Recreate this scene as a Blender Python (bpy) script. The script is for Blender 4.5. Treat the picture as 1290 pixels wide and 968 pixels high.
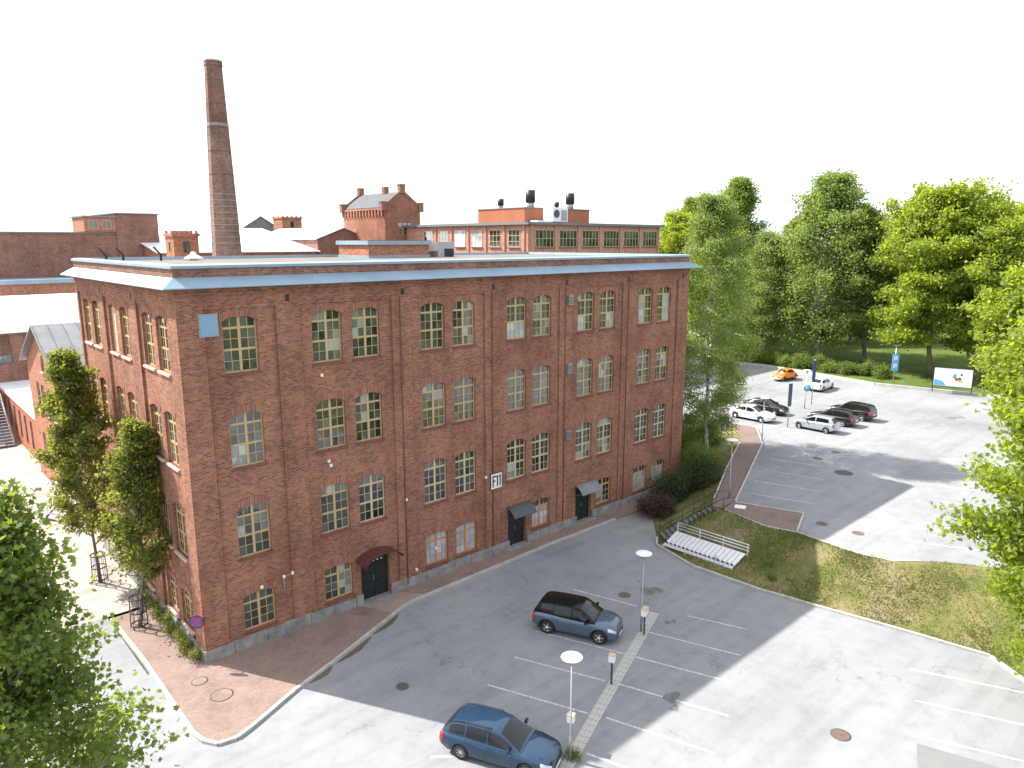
import bpy, bmesh, math, random
import numpy as np
from mathutils import Vector, Matrix
for o in list(bpy.data.objects): bpy.data.objects.remove(o)
SC = bpy.context.scene; COL = SC.collection
R = math.radians
# ------------------------------------------------------------------ camera
CAM = np.array([-10.14, -32.47, 19.48]); FPX = 914.0; PITCH = R(11.116); YAW = R(-42.23)
cd = bpy.data.cameras.new('camera'); cam = bpy.data.objects.new('camera', cd); COL.objects.link(cam)
cam.location = CAM; cam.rotation_euler = (math.pi/2 - PITCH, 0, YAW)
cd.sensor_width = 36; cd.lens = FPX/1290*36; cd.clip_start = .2; cd.clip_end = 6000
SC.camera = cam
# ------------------------------------------------------------------ sky, sun, exposure
SUNV = Vector((-.468, .90, 1.0)).normalized()
w = bpy.data.worlds.new('World'); SC.world = w; w.use_nodes = True
nt = w.node_tree; nt.nodes.clear()
sky = nt.nodes.new('ShaderNodeTexSky'); sky.sky_type = 'NISHITA'; sky.sun_disc = False
sky.sun_elevation = math.asin(SUNV.z); sky.sun_rotation = math.atan2(SUNV.x, SUNV.y)
sky.air_density = 1.0; sky.dust_density = 4.0; sky.ozone_density = 1.0
veil = nt.nodes.new('ShaderNodeMix'); veil.data_type = 'RGBA'; veil.inputs[0].default_value = .72   # thin white cloud veil over the whole sky
veil.inputs[7].default_value = (7.0, 7.35, 7.9, 1)
bg = nt.nodes.new('ShaderNodeBackground'); bg.inputs[1].default_value = .1
wo = nt.nodes.new('ShaderNodeOutputWorld')
nt.links.new(sky.outputs[0], veil.inputs[6]); nt.links.new(veil.outputs[2], bg.inputs[0]); nt.links.new(bg.outputs[0], wo.inputs[0])
sl = bpy.data.lights.new('sun', 'SUN'); sun = bpy.data.objects.new('sun', sl); COL.objects.link(sun)
sl.energy = 4.2; sl.angle = R(.53); sl.color = (1, .965, .91)
sun.rotation_euler = (-SUNV).to_track_quat('-Z', 'Y').to_euler(); sun.location = (0, 0, 80)
SC.view_settings.view_transform = 'Standard'; SC.view_settings.look = 'None'
SC.view_settings.exposure = 1.35; SC.view_settings.gamma = 1.0
SC.cycles.max_bounces = 6; SC.cycles.diffuse_bounces = 3; SC.cycles.transparent_max_bounces = 8
# ------------------------------------------------------------------ helpers
_f = np.array([-math.sin(YAW), math.cos(YAW), 0]); _r = np.array([math.cos(YAW), math.sin(YAW), 0])
_fw = _f*math.cos(PITCH) - np.array([0, 0, math.sin(PITCH)]); _up = _f*math.sin(PITCH) + np.array([0, 0, math.cos(PITCH)])
def ray(u, v): return _fw*FPX + _r*(u-645) - _up*(v-484)
def G(u, v, z=0.0):                     # photo pixel -> point on the horizontal plane z
    d = ray(u, v); return Vector(CAM + d*(z-CAM[2])/d[2])
def DP(u, v, dep): return Vector(CAM + ray(u, v)*dep/FPX)

def tag(o, label=None, cat=None, group=None, kind=None):
    if label: o['label'] = label
    if cat: o['category'] = cat
    if group: o['group'] = group
    if kind: o['kind'] = kind
    return o
def link(o, parent=None):
    COL.objects.link(o)
    if parent: o.parent = parent
    return o
def empty(name, loc=(0, 0, 0), rz=0, label=None, cat=None, group=None):
    o = bpy.data.objects.new(name, None); o.empty_display_size = .2
    o.location = loc; o.rotation_euler = (0, 0, rz); link(o); tag(o, label, cat, group); return o
def children(o): return [c for c in bpy.data.objects if c.parent == o]
def copy_tree(o, parent=None):
    c = o.copy(); COL.objects.link(c); c.parent = parent
    for ch in children(o): copy_tree(ch, c)
    return c

class MB:
    def __init__(s): s.v = []; s.f = []; s.m = []; s.sm = []
    def add(s, vs, fs, mi=0, smooth=False):
        o = len(s.v); s.v += [tuple(p) for p in vs]
        for f in fs: s.f.append([i+o for i in f]); s.m.append(mi); s.sm.append(smooth)
    def box(s, x0, y0, z0, x1, y1, z1, mi=0):
        s.add([(x0,y0,z0),(x1,y0,z0),(x1,y1,z0),(x0,y1,z0),(x0,y0,z1),(x1,y0,z1),(x1,y1,z1),(x0,y1,z1)],
              [(0,3,2,1),(4,5,6,7),(0,1,5,4),(1,2,6,5),(2,3,7,6),(3,0,4,7)], mi)
    def obox(s, c, ax, ay, az, mi=0):    # oriented box: centre and half-axis vectors
        c = Vector(c); ax, ay, az = Vector(ax), Vector(ay), Vector(az)
        p = [c+ax*i+ay*j+az*k for k in (-1,1) for j in (-1,1) for i in (-1,1)]
        s.add(p, [(0,2,3,1),(4,5,7,6),(0,1,5,4),(1,3,7,5),(3,2,6,7),(2,0,4,6)], mi)
    def bar(s, a, b, wd, th=None, mi=0, upv=(0,0,1)):   # rectangular bar from a to b
        a, b = Vector(a), Vector(b); th = th or wd; d = b-a
        if d.length < 1e-6: return
        n = d.normalized(); u = Vector(upv)
        if abs(n.dot(u)) > .97: u = Vector((1,0,0))
        side = n.cross(u).normalized(); u = side.cross(n)
        s.obox((a+b)/2, d/2, side*wd/2, u*th/2, mi)
    def tube(s, path, rad, n=8, mi=0, smooth=True, cap=True):
        path = [Vector(p) for p in path]; rings = []; o = len(s.v)
        if not hasattr(rad, '__len__'): rad = [rad]*len(path)
        for i, p in enumerate(path):
            d = (path[min(i+1, len(path)-1)] - path[max(i-1, 0)]).normalized()
            u = Vector((0,0,1)) if abs(d.z) < .9 else Vector((1,0,0))
            a = d.cross(u).normalized(); b = d.cross(a)
            for k in range(n):
                t = 2*math.pi*k/n; s.v.append(tuple(p + (a*math.cos(t) + b*math.sin(t))*rad[i]))
        for i in range(len(path)-1):
            for k in range(n):
                k2 = (k+1) % n
                s.f.append([o+i*n+k, o+i*n+k2, o+(i+1)*n+k2, o+(i+1)*n+k]); s.m.append(mi); s.sm.append(smooth)
        if cap:
            s.f.append([o+k for k in range(n)]); s.m.append(mi); s.sm.append(False)
            e = o+(len(path)-1)*n; s.f.append([e+n-1-k for k in range(n)]); s.m.append(mi); s.sm.append(False)
    def lathe(s, prof, c=(0,0,0), n=24, mi=0, axis='z', smooth=True, rot=0, cap=True):
        o = len(s.v)
        for (r, h) in prof:
            for k in range(n):
                t = 2*math.pi*k/n + rot; x, y = r*math.cos(t), r*math.sin(t)
                p = (x, y, h) if axis == 'z' else (x, h, y)
                s.v.append((p[0]+c[0], p[1]+c[1], p[2]+c[2]))
        for i in range(len(prof)-1):
            for k in range(n):
                k2 = (k+1) % n
                s.f.append([o+i*n+k, o+i*n+k2, o+(i+1)*n+k2, o+(i+1)*n+k]); s.m.append(mi); s.sm.append(smooth)
        if not cap: return
        if prof[0][0] > 1e-4: s.f.append([o+n-1-k for k in range(n)]); s.m.append(mi); s.sm.append(False)
        if prof[-1][0] > 1e-4:
            e = o+(len(prof)-1)*n; s.f.append([e+k for k in range(n)]); s.m.append(mi); s.sm.append(False)
    def prism(s, poly, z0, z1, mi=0):      # horizontal polygon extruded in z
        n = len(poly); o = len(s.v)
        s.v += [(p[0],p[1],z0) for p in poly] + [(p[0],p[1],z1) for p in poly]
        s.f.append([o+n+i for i in range(n)]); s.m.append(mi); s.sm.append(False)
        s.f.append([o+n-1-i for i in range(n)]); s.m.append(mi); s.sm.append(False)
        for i in range(n):
            j = (i+1) % n; s.f.append([o+i, o+j, o+n+j, o+n+i]); s.m.append(mi); s.sm.append(False)
    def build(s, name, mats, parent=None, fix=True, kind=None):
        me = bpy.data.meshes.new(name); me.from_pydata(s.v, [], s.f)
        for m in (mats if isinstance(mats, (list, tuple)) else [mats]): me.materials.append(m)
        me.polygons.foreach_set('material_index', s.m); me.polygons.foreach_set('use_smooth', s.sm)
        if fix:
            bm = bmesh.new(); bm.from_mesh(me); bmesh.ops.recalc_face_normals(bm, faces=bm.faces); bm.to_mesh(me); bm.free()
        me.update(); o = bpy.data.objects.new(name, me); link(o, parent)
        if kind: o['kind'] = kind
        return o
def fastmesh(name, V, k, mats, parent=None, mi=None):   # n faces of k own vertices each
    n = len(V)//k; me = bpy.data.meshes.new(name)
    me.vertices.add(n*k); me.vertices.foreach_set('co', np.ascontiguousarray(V, dtype=np.float32).ravel())
    me.loops.add(n*k); me.loops.foreach_set('vertex_index', np.arange(n*k, dtype=np.int32))
    me.polygons.add(n); me.polygons.foreach_set('loop_start', np.arange(0, n*k, k, dtype=np.int32))
    for m in (mats if isinstance(mats, (list, tuple)) else [mats]): me.materials.append(m)
    if mi is not None: me.polygons.foreach_set('material_index', np.asarray(mi, dtype=np.int32))
    me.update(calc_edges=True); o = bpy.data.objects.new(name, me); link(o, parent); return o

# ------------------------------------------------------------------ materials
def newmat(name):
    m = bpy.data.materials.new(name); m.use_nodes = True; nt = m.node_tree
    b = nt.nodes['Principled BSDF']; return m, nt, b
def N(nt, t, **k):
    n = nt.nodes.new(t)
    for a, v in k.items(): setattr(n, a, v)
    return n
def math_(nt, op, a, b=None, c=None):
    n = N(nt, 'ShaderNodeMath', operation=op)
    for i, x in enumerate((a, b, c)):
        if x is None: continue
        if isinstance(x, (int, float)): n.inputs[i].default_value = x
        else: nt.links.new(x, n.inputs[i])
    return n.outputs[0]
def mixc(nt, fac, a, b, mode='MIX'):
    n = N(nt, 'ShaderNodeMix', data_type='RGBA', blend_type=mode)
    for i, x in ((0, fac), (6, a), (7, b)):
        if isinstance(x, (int, float)): n.inputs[i].default_value = x
        elif isinstance(x, tuple): n.inputs[i].default_value = (*x[:3], 1)
        else: nt.links.new(x, n.inputs[i])
    return n.outputs[2]
def ramp(nt, fac, stops, interp='LINEAR'):
    n = N(nt, 'ShaderNodeValToRGB'); cr = n.color_ramp; cr.interpolation = interp
    while len(cr.elements) < len(stops): cr.elements.new(.5)
    for e, (p, c) in zip(cr.elements, stops):
        e.position = p; e.color = (*c, 1) if len(c) == 3 else c
    nt.links.new(fac, n.inputs[0]); return n.outputs[0]
def noise(nt, vec, scale, detail=4, rough=.55):
    n = N(nt, 'ShaderNodeTexNoise'); n.inputs['Scale'].default_value = scale
    n.inputs['Detail'].default_value = detail; n.inputs['Roughness'].default_value = rough
    nt.links.new(vec, n.inputs['Vector']); return n.outputs['Fac']
def bump(nt, b, h, dist=.01, st=.5):
    n = N(nt, 'ShaderNodeBump'); n.inputs['Distance'].default_value = dist; n.inputs['Strength'].default_value = st
    nt.links.new(h, n.inputs['Height']); nt.links.new(n.outputs[0], b.inputs['Normal'])
def wpos(nt): return N(nt, 'ShaderNodeNewGeometry').outputs['Position']
def pbr(name, col, rough=.6, metal=0., var=.12, scale=3., spec=.5, coat=0., bmp=0.):
    m, nt, b = newmat(name); tc = N(nt, 'ShaderNodeTexCoord').outputs['Object']
    f = noise(nt, tc, scale, 5, .6)
    d = tuple(c*(1-var) for c in col); l = tuple(min(1, c*(1+var)) for c in col)
    nt.links.new(ramp(nt, f, [(.3, d), (.7, l)]), b.inputs['Base Color'])
    nt.links.new(math_(nt, 'MULTIPLY_ADD', f, .2, rough-.1), b.inputs['Roughness'])
    b.inputs['Metallic'].default_value = metal; b.inputs['Specular IOR Level'].default_value = spec
    b.inputs['Coat Weight'].default_value = coat; b.inputs['Coat Roughness'].default_value = .04
    if bmp: bump(nt, b, noise(nt, tc, scale*12, 3), bmp)
    return m
def brick_mat(name, tones, mortar=(.37,.32,.28), bw=.215, bh=.082, stain=.5, soldier=False, dark=1., grey=0.):
    def tn(t): g = sum(t)/3; return tuple((x*(1-grey)+g*grey)*dark for x in t)
    m, nt, b = newmat(name); P = wpos(nt); Nn = N(nt, 'ShaderNodeNewGeometry').outputs['Normal']
    sp = N(nt, 'ShaderNodeSeparateXYZ'); nt.links.new(P, sp.inputs[0]); sn = N(nt, 'ShaderNodeSeparateXYZ'); nt.links.new(Nn, sn.inputs[0])
    side = math_(nt, 'GREATER_THAN', math_(nt, 'ABSOLUTE', sn.outputs[0]), .7)
    u = math_(nt, 'ADD', math_(nt, 'MULTIPLY', sp.outputs[1], side), math_(nt, 'MULTIPLY', sp.outputs[0], math_(nt, 'SUBTRACT', 1., side)))
    v = sp.outputs[2]
    if soldier: bw, bh = .085, .40
    row = math_(nt, 'DIVIDE', v, bh); rid = math_(nt, 'FLOOR', row)
    cu = math_(nt, 'ADD', math_(nt, 'DIVIDE', u, bw), math_(nt, 'MULTIPLY', math_(nt, 'MODULO', rid, 2.), .0 if soldier else .5)); cid = math_(nt, 'FLOOR', cu)
    fr = math_(nt, 'SUBTRACT', row, rid); fu = math_(nt, 'SUBTRACT', cu, cid)
    mor = math_(nt, 'MAXIMUM', math_(nt, 'LESS_THAN', fr, .0 if soldier else .15), math_(nt, 'LESS_THAN', fu, .014/bw))
    cv = N(nt, 'ShaderNodeCombineXYZ'); nt.links.new(cid, cv.inputs[0]); nt.links.new(rid, cv.inputs[1]); nt.links.new(side, cv.inputs[2])
    wn = N(nt, 'ShaderNodeTexWhiteNoise', noise_dimensions='3D'); nt.links.new(cv.outputs[0], wn.inputs['Vector'])
    k = len(tones); c = ramp(nt, wn.outputs['Value'], [(i/k, tn(t)) for i, t in enumerate(tones)], 'CONSTANT')
    c = mixc(nt, mor, c, tuple(x*dark for x in mortar))
    big = noise(nt, P, .35, 6, .65); c = mixc(nt, stain, c, ramp(nt, big, [(.3, (.35,.31,.3)), (.55, (1,1,1)), (.75, (1.0,.93,.86))]), 'MULTIPLY')
    mp = N(nt, 'ShaderNodeMapping'); mp.inputs['Scale'].default_value = (1.2, 1.2, .12); nt.links.new(P, mp.inputs[0])
    c = mixc(nt, stain*.8, c, ramp(nt, noise(nt, mp.outputs[0], 1., 4), [(.35, (.55,.52,.5)), (.6, (1,1,1))]), 'MULTIPLY')
    nt.links.new(c, b.inputs['Base Color']); b.inputs['Roughness'].default_value = .88; b.inputs['Specular IOR Level'].default_value = .2
    bump(nt, b, math_(nt, 'SUBTRACT', noise(nt, P, 25, 2), math_(nt, 'MULTIPLY', mor, .8)), .008, .6)
    return m
TONES = [(0.331, 0.117, 0.057), (0.364, 0.135, 0.065), (0.257, 0.093, 0.051), (0.405, 0.161, 0.077), (0.208, 0.084, 0.048), (0.339, 0.122, 0.06), (0.29, 0.105, 0.055), (0.38, 0.147, 0.072), (0.179, 0.077, 0.047), (0.355, 0.131, 0.062), (0.306, 0.119, 0.068), (0.216, 0.085, 0.05)]
BRICK = brick_mat('red_brick', TONES)
BRICK_D = brick_mat('weathered_brick', TONES, dark=.95, stain=.5, grey=.2)
BRICK_L = brick_mat('pale_brick', [tuple(min(1, x*1.25) for x in t) for t in TONES], stain=.25)
BRICK_P = brick_mat('wing_brick', [tuple(min(1, x*1.75) for x in t) for t in TONES], mortar=(.5,.44,.38), stain=.2, grey=.25)
BRICK_O = brick_mat('orange_brick', [(.40,.13,.06),(.44,.15,.07),(.36,.12,.06)], mortar=(.4,.25,.18), stain=.2)
ARCH = brick_mat('arch_brick', [(.32,.115,.062),(.28,.095,.055),(.36,.14,.078),(.22,.075,.05)], soldier=True, stain=.25)

def asphalt_mat(name, base=.27):
    m, nt, b = newmat(name); P = wpos(nt)
    c = ramp(nt, noise(nt, P, .11, 6, .6), [(.3, (base*.78, base*.80, base*.82)), (.5, (base*.98, base, base*1.03)), (.72, (base*1.14, base*1.15, base*1.15))])
    c = mixc(nt, .5, c, ramp(nt, noise(nt, P, 1.1, 6, .7), [(.32, (.72,.72,.73)), (.5, (1,1,1)), (.7, (1.06,1.06,1.05))]), 'MULTIPLY')
    c = mixc(nt, .55, c, ramp(nt, noise(nt, P, 38, 3, .8), [(.3, (.6,.6,.61)), (.5, (1,1,1)), (.72, (1.25,1.24,1.22))]), 'MULTIPLY')
    mp = N(nt, 'ShaderNodeMapping'); mp.inputs['Rotation'].default_value = (0,0,-.35); mp.inputs['Scale'].default_value = (.06,.9,1); nt.links.new(P, mp.inputs[0])
    c = mixc(nt, .45, c, ramp(nt, noise(nt, mp.outputs[0], 1.3, 4, .6), [(.35, (.78,.78,.79)), (.5, (1,1,1)), (.7, (1.08,1.08,1.07))]), 'MULTIPLY')
    vo = N(nt, 'ShaderNodeTexVoronoi', feature='DISTANCE_TO_EDGE'); vo.inputs['Scale'].default_value = .16
    wv = N(nt, 'ShaderNodeVectorMath', operation='ADD'); nz = N(nt, 'ShaderNodeTexNoise'); nz.inputs['Scale'].default_value = .8; nz.inputs['Detail'].default_value = 6
    nt.links.new(P, nz.inputs['Vector']); sc = N(nt, 'ShaderNodeVectorMath', operation='SCALE'); sc.inputs['Scale'].default_value = 2.6
    nt.links.new(nz.outputs['Color'], sc.inputs[0]); nt.links.new(P, wv.inputs[0]); nt.links.new(sc.outputs[0], wv.inputs[1]); nt.links.new(wv.outputs[0], vo.inputs['Vector'])
    crack = math_(nt, 'MULTIPLY', math_(nt, 'LESS_THAN', vo.outputs['Distance'], .0022), math_(nt, 'GREATER_THAN', noise(nt, P, .3, 2), .53))
    c = mixc(nt, math_(nt, 'MULTIPLY', crack, .45), c, (.06,.06,.06))
    sp = math_(nt, 'GREATER_THAN', noise(nt, P, .9, 3, .5), .735); c = mixc(nt, math_(nt, 'MULTIPLY', sp, .35), c, (.09,.085,.08))
    nt.links.new(c, b.inputs['Base Color']); b.inputs['Roughness'].default_value = .9; b.inputs['Specular IOR Level'].default_value = .25
    bump(nt, b, noise(nt, P, 60, 3, .7), .006, .5); return m
ASPH = asphalt_mat('old_asphalt', .25); ASPH2 = asphalt_mat('upper_asphalt', .26)
def paver_mat(name, cols, bw=.21, bh=.105):
    m, nt, b = newmat(name); P = wpos(nt)
    bt = N(nt, 'ShaderNodeTexBrick'); nt.links.new(P, bt.inputs['Vector']); bt.inputs['Scale'].default_value = 1
    bt.inputs['Brick Width'].default_value = bw; bt.inputs['Row Height'].default_value = bh; bt.inputs['Mortar Size'].default_value = .006
    bt.inputs['Color1'].default_value = (*cols[0], 1); bt.inputs['Color2'].default_value = (*cols[1], 1); bt.inputs['Mortar'].default_value = (*cols[2], 1)
    c = mixc(nt, .7, bt.outputs['Color'], ramp(nt, noise(nt, P, .6, 6, .65), [(.3, (.62,.6,.58)), (.5, (1,1,1)), (.7, (1.15,1.12,1.08))]), 'MULTIPLY')
    c = mixc(nt, .5, c, ramp(nt, noise(nt, P, 9, 3, .7), [(.3, (.75,.75,.75)), (.6, (1.1,1.1,1.1))]), 'MULTIPLY')
    nt.links.new(c, b.inputs['Base Color']); b.inputs['Roughness'].default_value = .9
    bump(nt, b, bt.outputs['Fac'], -.004, .6); return m
PAVER = paver_mat('brick_pavers', [(.27,.185,.15),(.22,.15,.125),(.15,.12,.10)])
PAVER_R = paver_mat('red_pavers', [(.22,.155,.13),(.185,.13,.112),(.12,.10,.09)])
YARD = paver_mat('yard_slabs', [(.36,.31,.28),(.33,.285,.26),(.26,.23,.21)], .4, .4)
def ground_mat(name, stops, sc=.5, fine=14):
    m, nt, b = newmat(name); P = wpos(nt)
    c = ramp(nt, noise(nt, P, sc, 7, .68), stops)
    c = mixc(nt, .6, c, ramp(nt, noise(nt, P, fine, 4, .75), [(.28, (.45,.45,.42)), (.5, (1,1,1)), (.75, (1.3,1.3,1.2))]), 'MULTIPLY')
    nt.links.new(c, b.inputs['Base Color']); b.inputs['Roughness'].default_value = .95; b.inputs['Specular IOR Level'].default_value = .15
    bump(nt, b, noise(nt, P, fine, 5, .7), .06, .8); return m
BANK = ground_mat('dry_grass_soil', [(.28, (.065,.095,.024)), (.41, (.125,.135,.04)), (.51, (.19,.17,.07)), (.63, (.25,.205,.12)), (.76, (.29,.265,.215))], .42)
LAWN = ground_mat('lawn', [(.3, (.05,.085,.018)), (.5, (.09,.135,.028)), (.7, (.14,.16,.045))], .3)
SOIL = ground_mat('soil', [(.3, (.09,.075,.05)), (.6, (.15,.13,.09))], .6)
FAR = ground_mat('far_ground', [(.3, (.06,.09,.035)), (.6, (.13,.14,.08))], .02, .3)
STONE = pbr('granite', (.24,.235,.225), .85, 0, .35, 1.6, .3, bmp=.01)
KERB = pbr('kerb_granite', (.40,.385,.36), .85, 0, .2, 2.5, .3, bmp=.004)
CONC = pbr('concrete', (.42,.41,.39), .9, 0, .18, 1.5, .3)
METAL = pbr('galvanised_sheet', (.24,.33,.40), .5, .15, .12, .6)
METALW = pbr('white_sheet', (.80,.81,.82), .5, .1, .05, .4)
METALG = pbr('grey_seam_sheet', (.17,.18,.185), .6, .1, .2, .8)
SLATE = pbr('dark_slate_sheet', (.085,.09,.095), .7, 0, .2, .8, .2)
STEEL = pbr('zinc_steel', (.36,.37,.38), .45, .6, .1, 4)
ALU = pbr('pale_aluminium', (.72,.73,.74), .5, .35, .08, 3)
BLACKM = pbr('black_metal', (.02,.021,.023), .5, .2, .2, 5)
DARKG = pbr('dark_grey', (.06,.065,.07), .55, 0, .2, 3)
CREAM = pbr('cream_paint', (.47,.335,.17), .55, 0, .1, 3)
CREAML = pbr('pale_paint', (.53,.43,.27), .55, 0, .08, 3)
OCHRE = pbr('ochre_paint', (.50,.22,.085), .55, 0, .1, 3)
SILLR = pbr('sill_brick', (.17,.065,.05), .8, 0, .2, 6)
SILLP = pbr('sill_stone', (.50,.38,.33), .8, 0, .15, 4)
WHITE = pbr('white_paint', (.78,.78,.77), .5, 0, .04, 2)
ROOFG = pbr('roof_felt', (.175,.15,.125), .9, 0, .2, .4, .2)
DOORB = pbr('black_green_door', (.012,.02,.02), .35, 0, .25, 4)
REDSHEET = pbr('dark_red_sheet', (.10,.032,.028), .5, 0, .2, 3)
BLUE = pbr('sign_blue', (.02,.10,.45), .45, 0, .05, 2); LBLUE = pbr('panel_blue', (.20,.33,.46), .4, .1, .05, 1)
RED = pbr('sign_red', (.50,.03,.03), .45, 0, .05, 2); SKYB = pbr('sign_light_blue', (.12,.38,.66), .45, 0, .05, 2)
IRON = pbr('cast_iron', (.09,.08,.075), .8, .2, .3, 8); RUST = pbr('rusty_iron', (.13,.085,.068), .9, 0, .3, 6)
PAINTL = None
def line_mat():
    m, nt, b = newmat('worn_line_paint'); P = wpos(nt)
    f = noise(nt, P, 9, 5, .75); c = ramp(nt, f, [(.40, (.27,.27,.27)), (.60, (.60,.60,.59))])
    nt.links.new(c, b.inputs['Base Color']); b.inputs['Roughness'].default_value = .9; return m
LINE = line_mat()
def stain_mat():
    m, nt, b = newmat('damp_stain'); P = wpos(nt)
    nt.links.new(ramp(nt, noise(nt, P, 3, 5, .7), [(.3, (.09,.082,.076)), (.7, (.20,.19,.18))]), b.inputs['Base Color']); b.inputs['Roughness'].default_value = .8; return m
STAIN = stain_mat()
def patch_mat(): return ground_mat('asphalt_patch', [(.3, (.225,.225,.228)), (.7, (.25,.25,.252))], 1.2, 30)
PATCH = patch_mat()
def glass_mat(name, tint, rough=.03, lo=.35, hi=2.2):
    m, nt, b = newmat(name); oi = N(nt, 'ShaderNodeNewGeometry').outputs['Random Per Island']; ob = N(nt, 'ShaderNodeObjectInfo').outputs['Random']
    r = math_(nt, 'FRACT', math_(nt, 'ADD', oi, ob))
    c = ramp(nt, r, [(0, tuple(x*lo for x in tint)), (.6, tint), (1, tuple(min(1, x*hi) for x in tint))])
    nt.links.new(c, b.inputs['Base Color']); b.inputs['Roughness'].default_value = rough; b.inputs['Specular IOR Level'].default_value = .9
    b.inputs['IOR'].default_value = 1.75
    P = wpos(nt); bump(nt, b, noise(nt, P, 1.3, 2), .02, .25); return m
GLASS = glass_mat('old_window_glass', (.032,.044,.039)); GBLIND = glass_mat('glass_before_blind', (.36,.41,.44), .08, .75, 1.3)
GCURT = glass_mat('glass_before_curtain', (.17,.19,.16), .06)
CGLASS = pbr('car_glass', (.008,.010,.011), .1, 0, .1, 1, .5)
TYRE = pbr('tyre_rubber', (.018,.018,.019), .85, 0, .2, 10); RIM = pbr('alloy_rim', (.5,.51,.53), .35, .7, .08, 5)
PLASTIC = pbr('black_plastic', (.02,.02,.022), .6, 0, .2, 6)
LAMPG = pbr('headlight_glass', (.62,.66,.70), .12, .2, .15, 8, .8, .5); TAIL = pbr('tail_light', (.42,.012,.018), .2, 0, .1, 5, .6, .5)
PLATE = pbr('number_plate', (.75,.75,.73), .5, 0, .03, 3)
def carpaint(name, col, metal=.3): return pbr(name, col, .30, metal, .03, 1.5, .4, .9)
def leaf_mat(name, dark, lite, trans, tw=.45):
    m, nt, b = newmat(name); nt.nodes.remove(b); out = nt.nodes['Material Output']
    g = N(nt, 'ShaderNodeNewGeometry'); r = g.outputs['Random Per Island']; P = g.outputs['Position']
    f = math_(nt, 'ADD', math_(nt, 'MULTIPLY', r, .55), math_(nt, 'MULTIPLY', noise(nt, P, .55, 3), .45))
    c = ramp(nt, f, [(.2, dark), (.75, lite)]); t = ramp(nt, f, [(.2, tuple(x*.7 for x in trans)), (.8, trans)])
    d = N(nt, 'ShaderNodeBsdfDiffuse'); tr = N(nt, 'ShaderNodeBsdfTranslucent'); gl = N(nt, 'ShaderNodeBsdfGlossy'); gl.inputs['Roughness'].default_value = .65
    nt.links.new(c, d.inputs[0]); nt.links.new(t, tr.inputs[0])
    mx = N(nt, 'ShaderNodeMixShader'); mx.inputs[0].default_value = tw; nt.links.new(d.outputs[0], mx.inputs[1]); nt.links.new(tr.outputs[0], mx.inputs[2])
    m2 = N(nt, 'ShaderNodeMixShader'); m2.inputs[0].default_value = .03; nt.links.new(mx.outputs[0], m2.inputs[1]); nt.links.new(gl.outputs[0], m2.inputs[2])
    nt.links.new(m2.outputs[0], out.inputs[0]); return m
L_MAPLE = leaf_mat('maple_leaf', (.07,.12,.022), (.15,.21,.04), (.38,.50,.045), .5)
L_LIME = leaf_mat('bright_maple_leaf', (.10,.16,.02), (.20,.27,.035), (.58,.68,.035), .55)
L_BIRCH = leaf_mat('birch_leaf', (.09,.145,.035), (.19,.255,.07), (.44,.56,.09), .52)
L_DARK = leaf_mat('dark_leaf', (.07,.115,.026), (.145,.20,.045), (.36,.48,.06), .52)
L_OLIVE = leaf_mat('olive_leaf', (.08,.11,.022), (.17,.195,.04), (.42,.45,.06), .52)
L_FRESH = leaf_mat('fresh_leaf', (.06,.105,.02), (.14,.20,.035), (.36,.46,.05), .5)
L_SHRUB = leaf_mat('shrub_leaf', (.03,.055,.02), (.07,.10,.035), (.09,.14,.03))
L_RED = leaf_mat('reddish_twigs', (.07,.04,.03), (.13,.07,.05), (.12,.06,.03))
GRASSB = leaf_mat('grass_blade', (.09,.13,.025), (.22,.23,.07), (.22,.27,.05), .4)
def bark_mat(name, a, bcol, sc, zs):
    m, nt, b = newmat(name); tc = N(nt, 'ShaderNodeTexCoord').outputs['Object']; mp = N(nt, 'ShaderNodeMapping'); mp.inputs['Scale'].default_value = (1, 1, zs); nt.links.new(tc, mp.inputs[0])
    f = noise(nt, mp.outputs[0], sc, 5, .7); nt.links.new(ramp(nt, f, [(.4, a), (.55, bcol)]), b.inputs['Base Color']); b.inputs['Roughness'].default_value = .9
    bump(nt, b, f, .03, .5); return m
BARK = bark_mat('grey_bark', (.07,.06,.05), (.17,.15,.125), 9, .25); BARKB = bark_mat('birch_bark', (.10,.09,.085), (.58,.56,.53), 3, 2.2); BARKP = bark_mat('pale_bark', (.16,.145,.12), (.34,.31,.27), 6, .4)

# ================================================================== GROUND
def sheet(name, poly, z, mat, kind='structure', parent=None, sub=None):
    mb = MB(); mb.add([(p[0], p[1], z) for p in poly], [tuple(range(len(poly)))]); o = mb.build(name, mat, parent, fix=False)
    if o.data.polygons[0].normal.z < 0: o.data.flip_normals()
    if kind: o['kind'] = kind
    return o
sheet('ground', [(-3000,-3000),(3000,-3000),(3000,3000),(-3000,3000)], -.30, FAR)
ZU = 2.0
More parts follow.
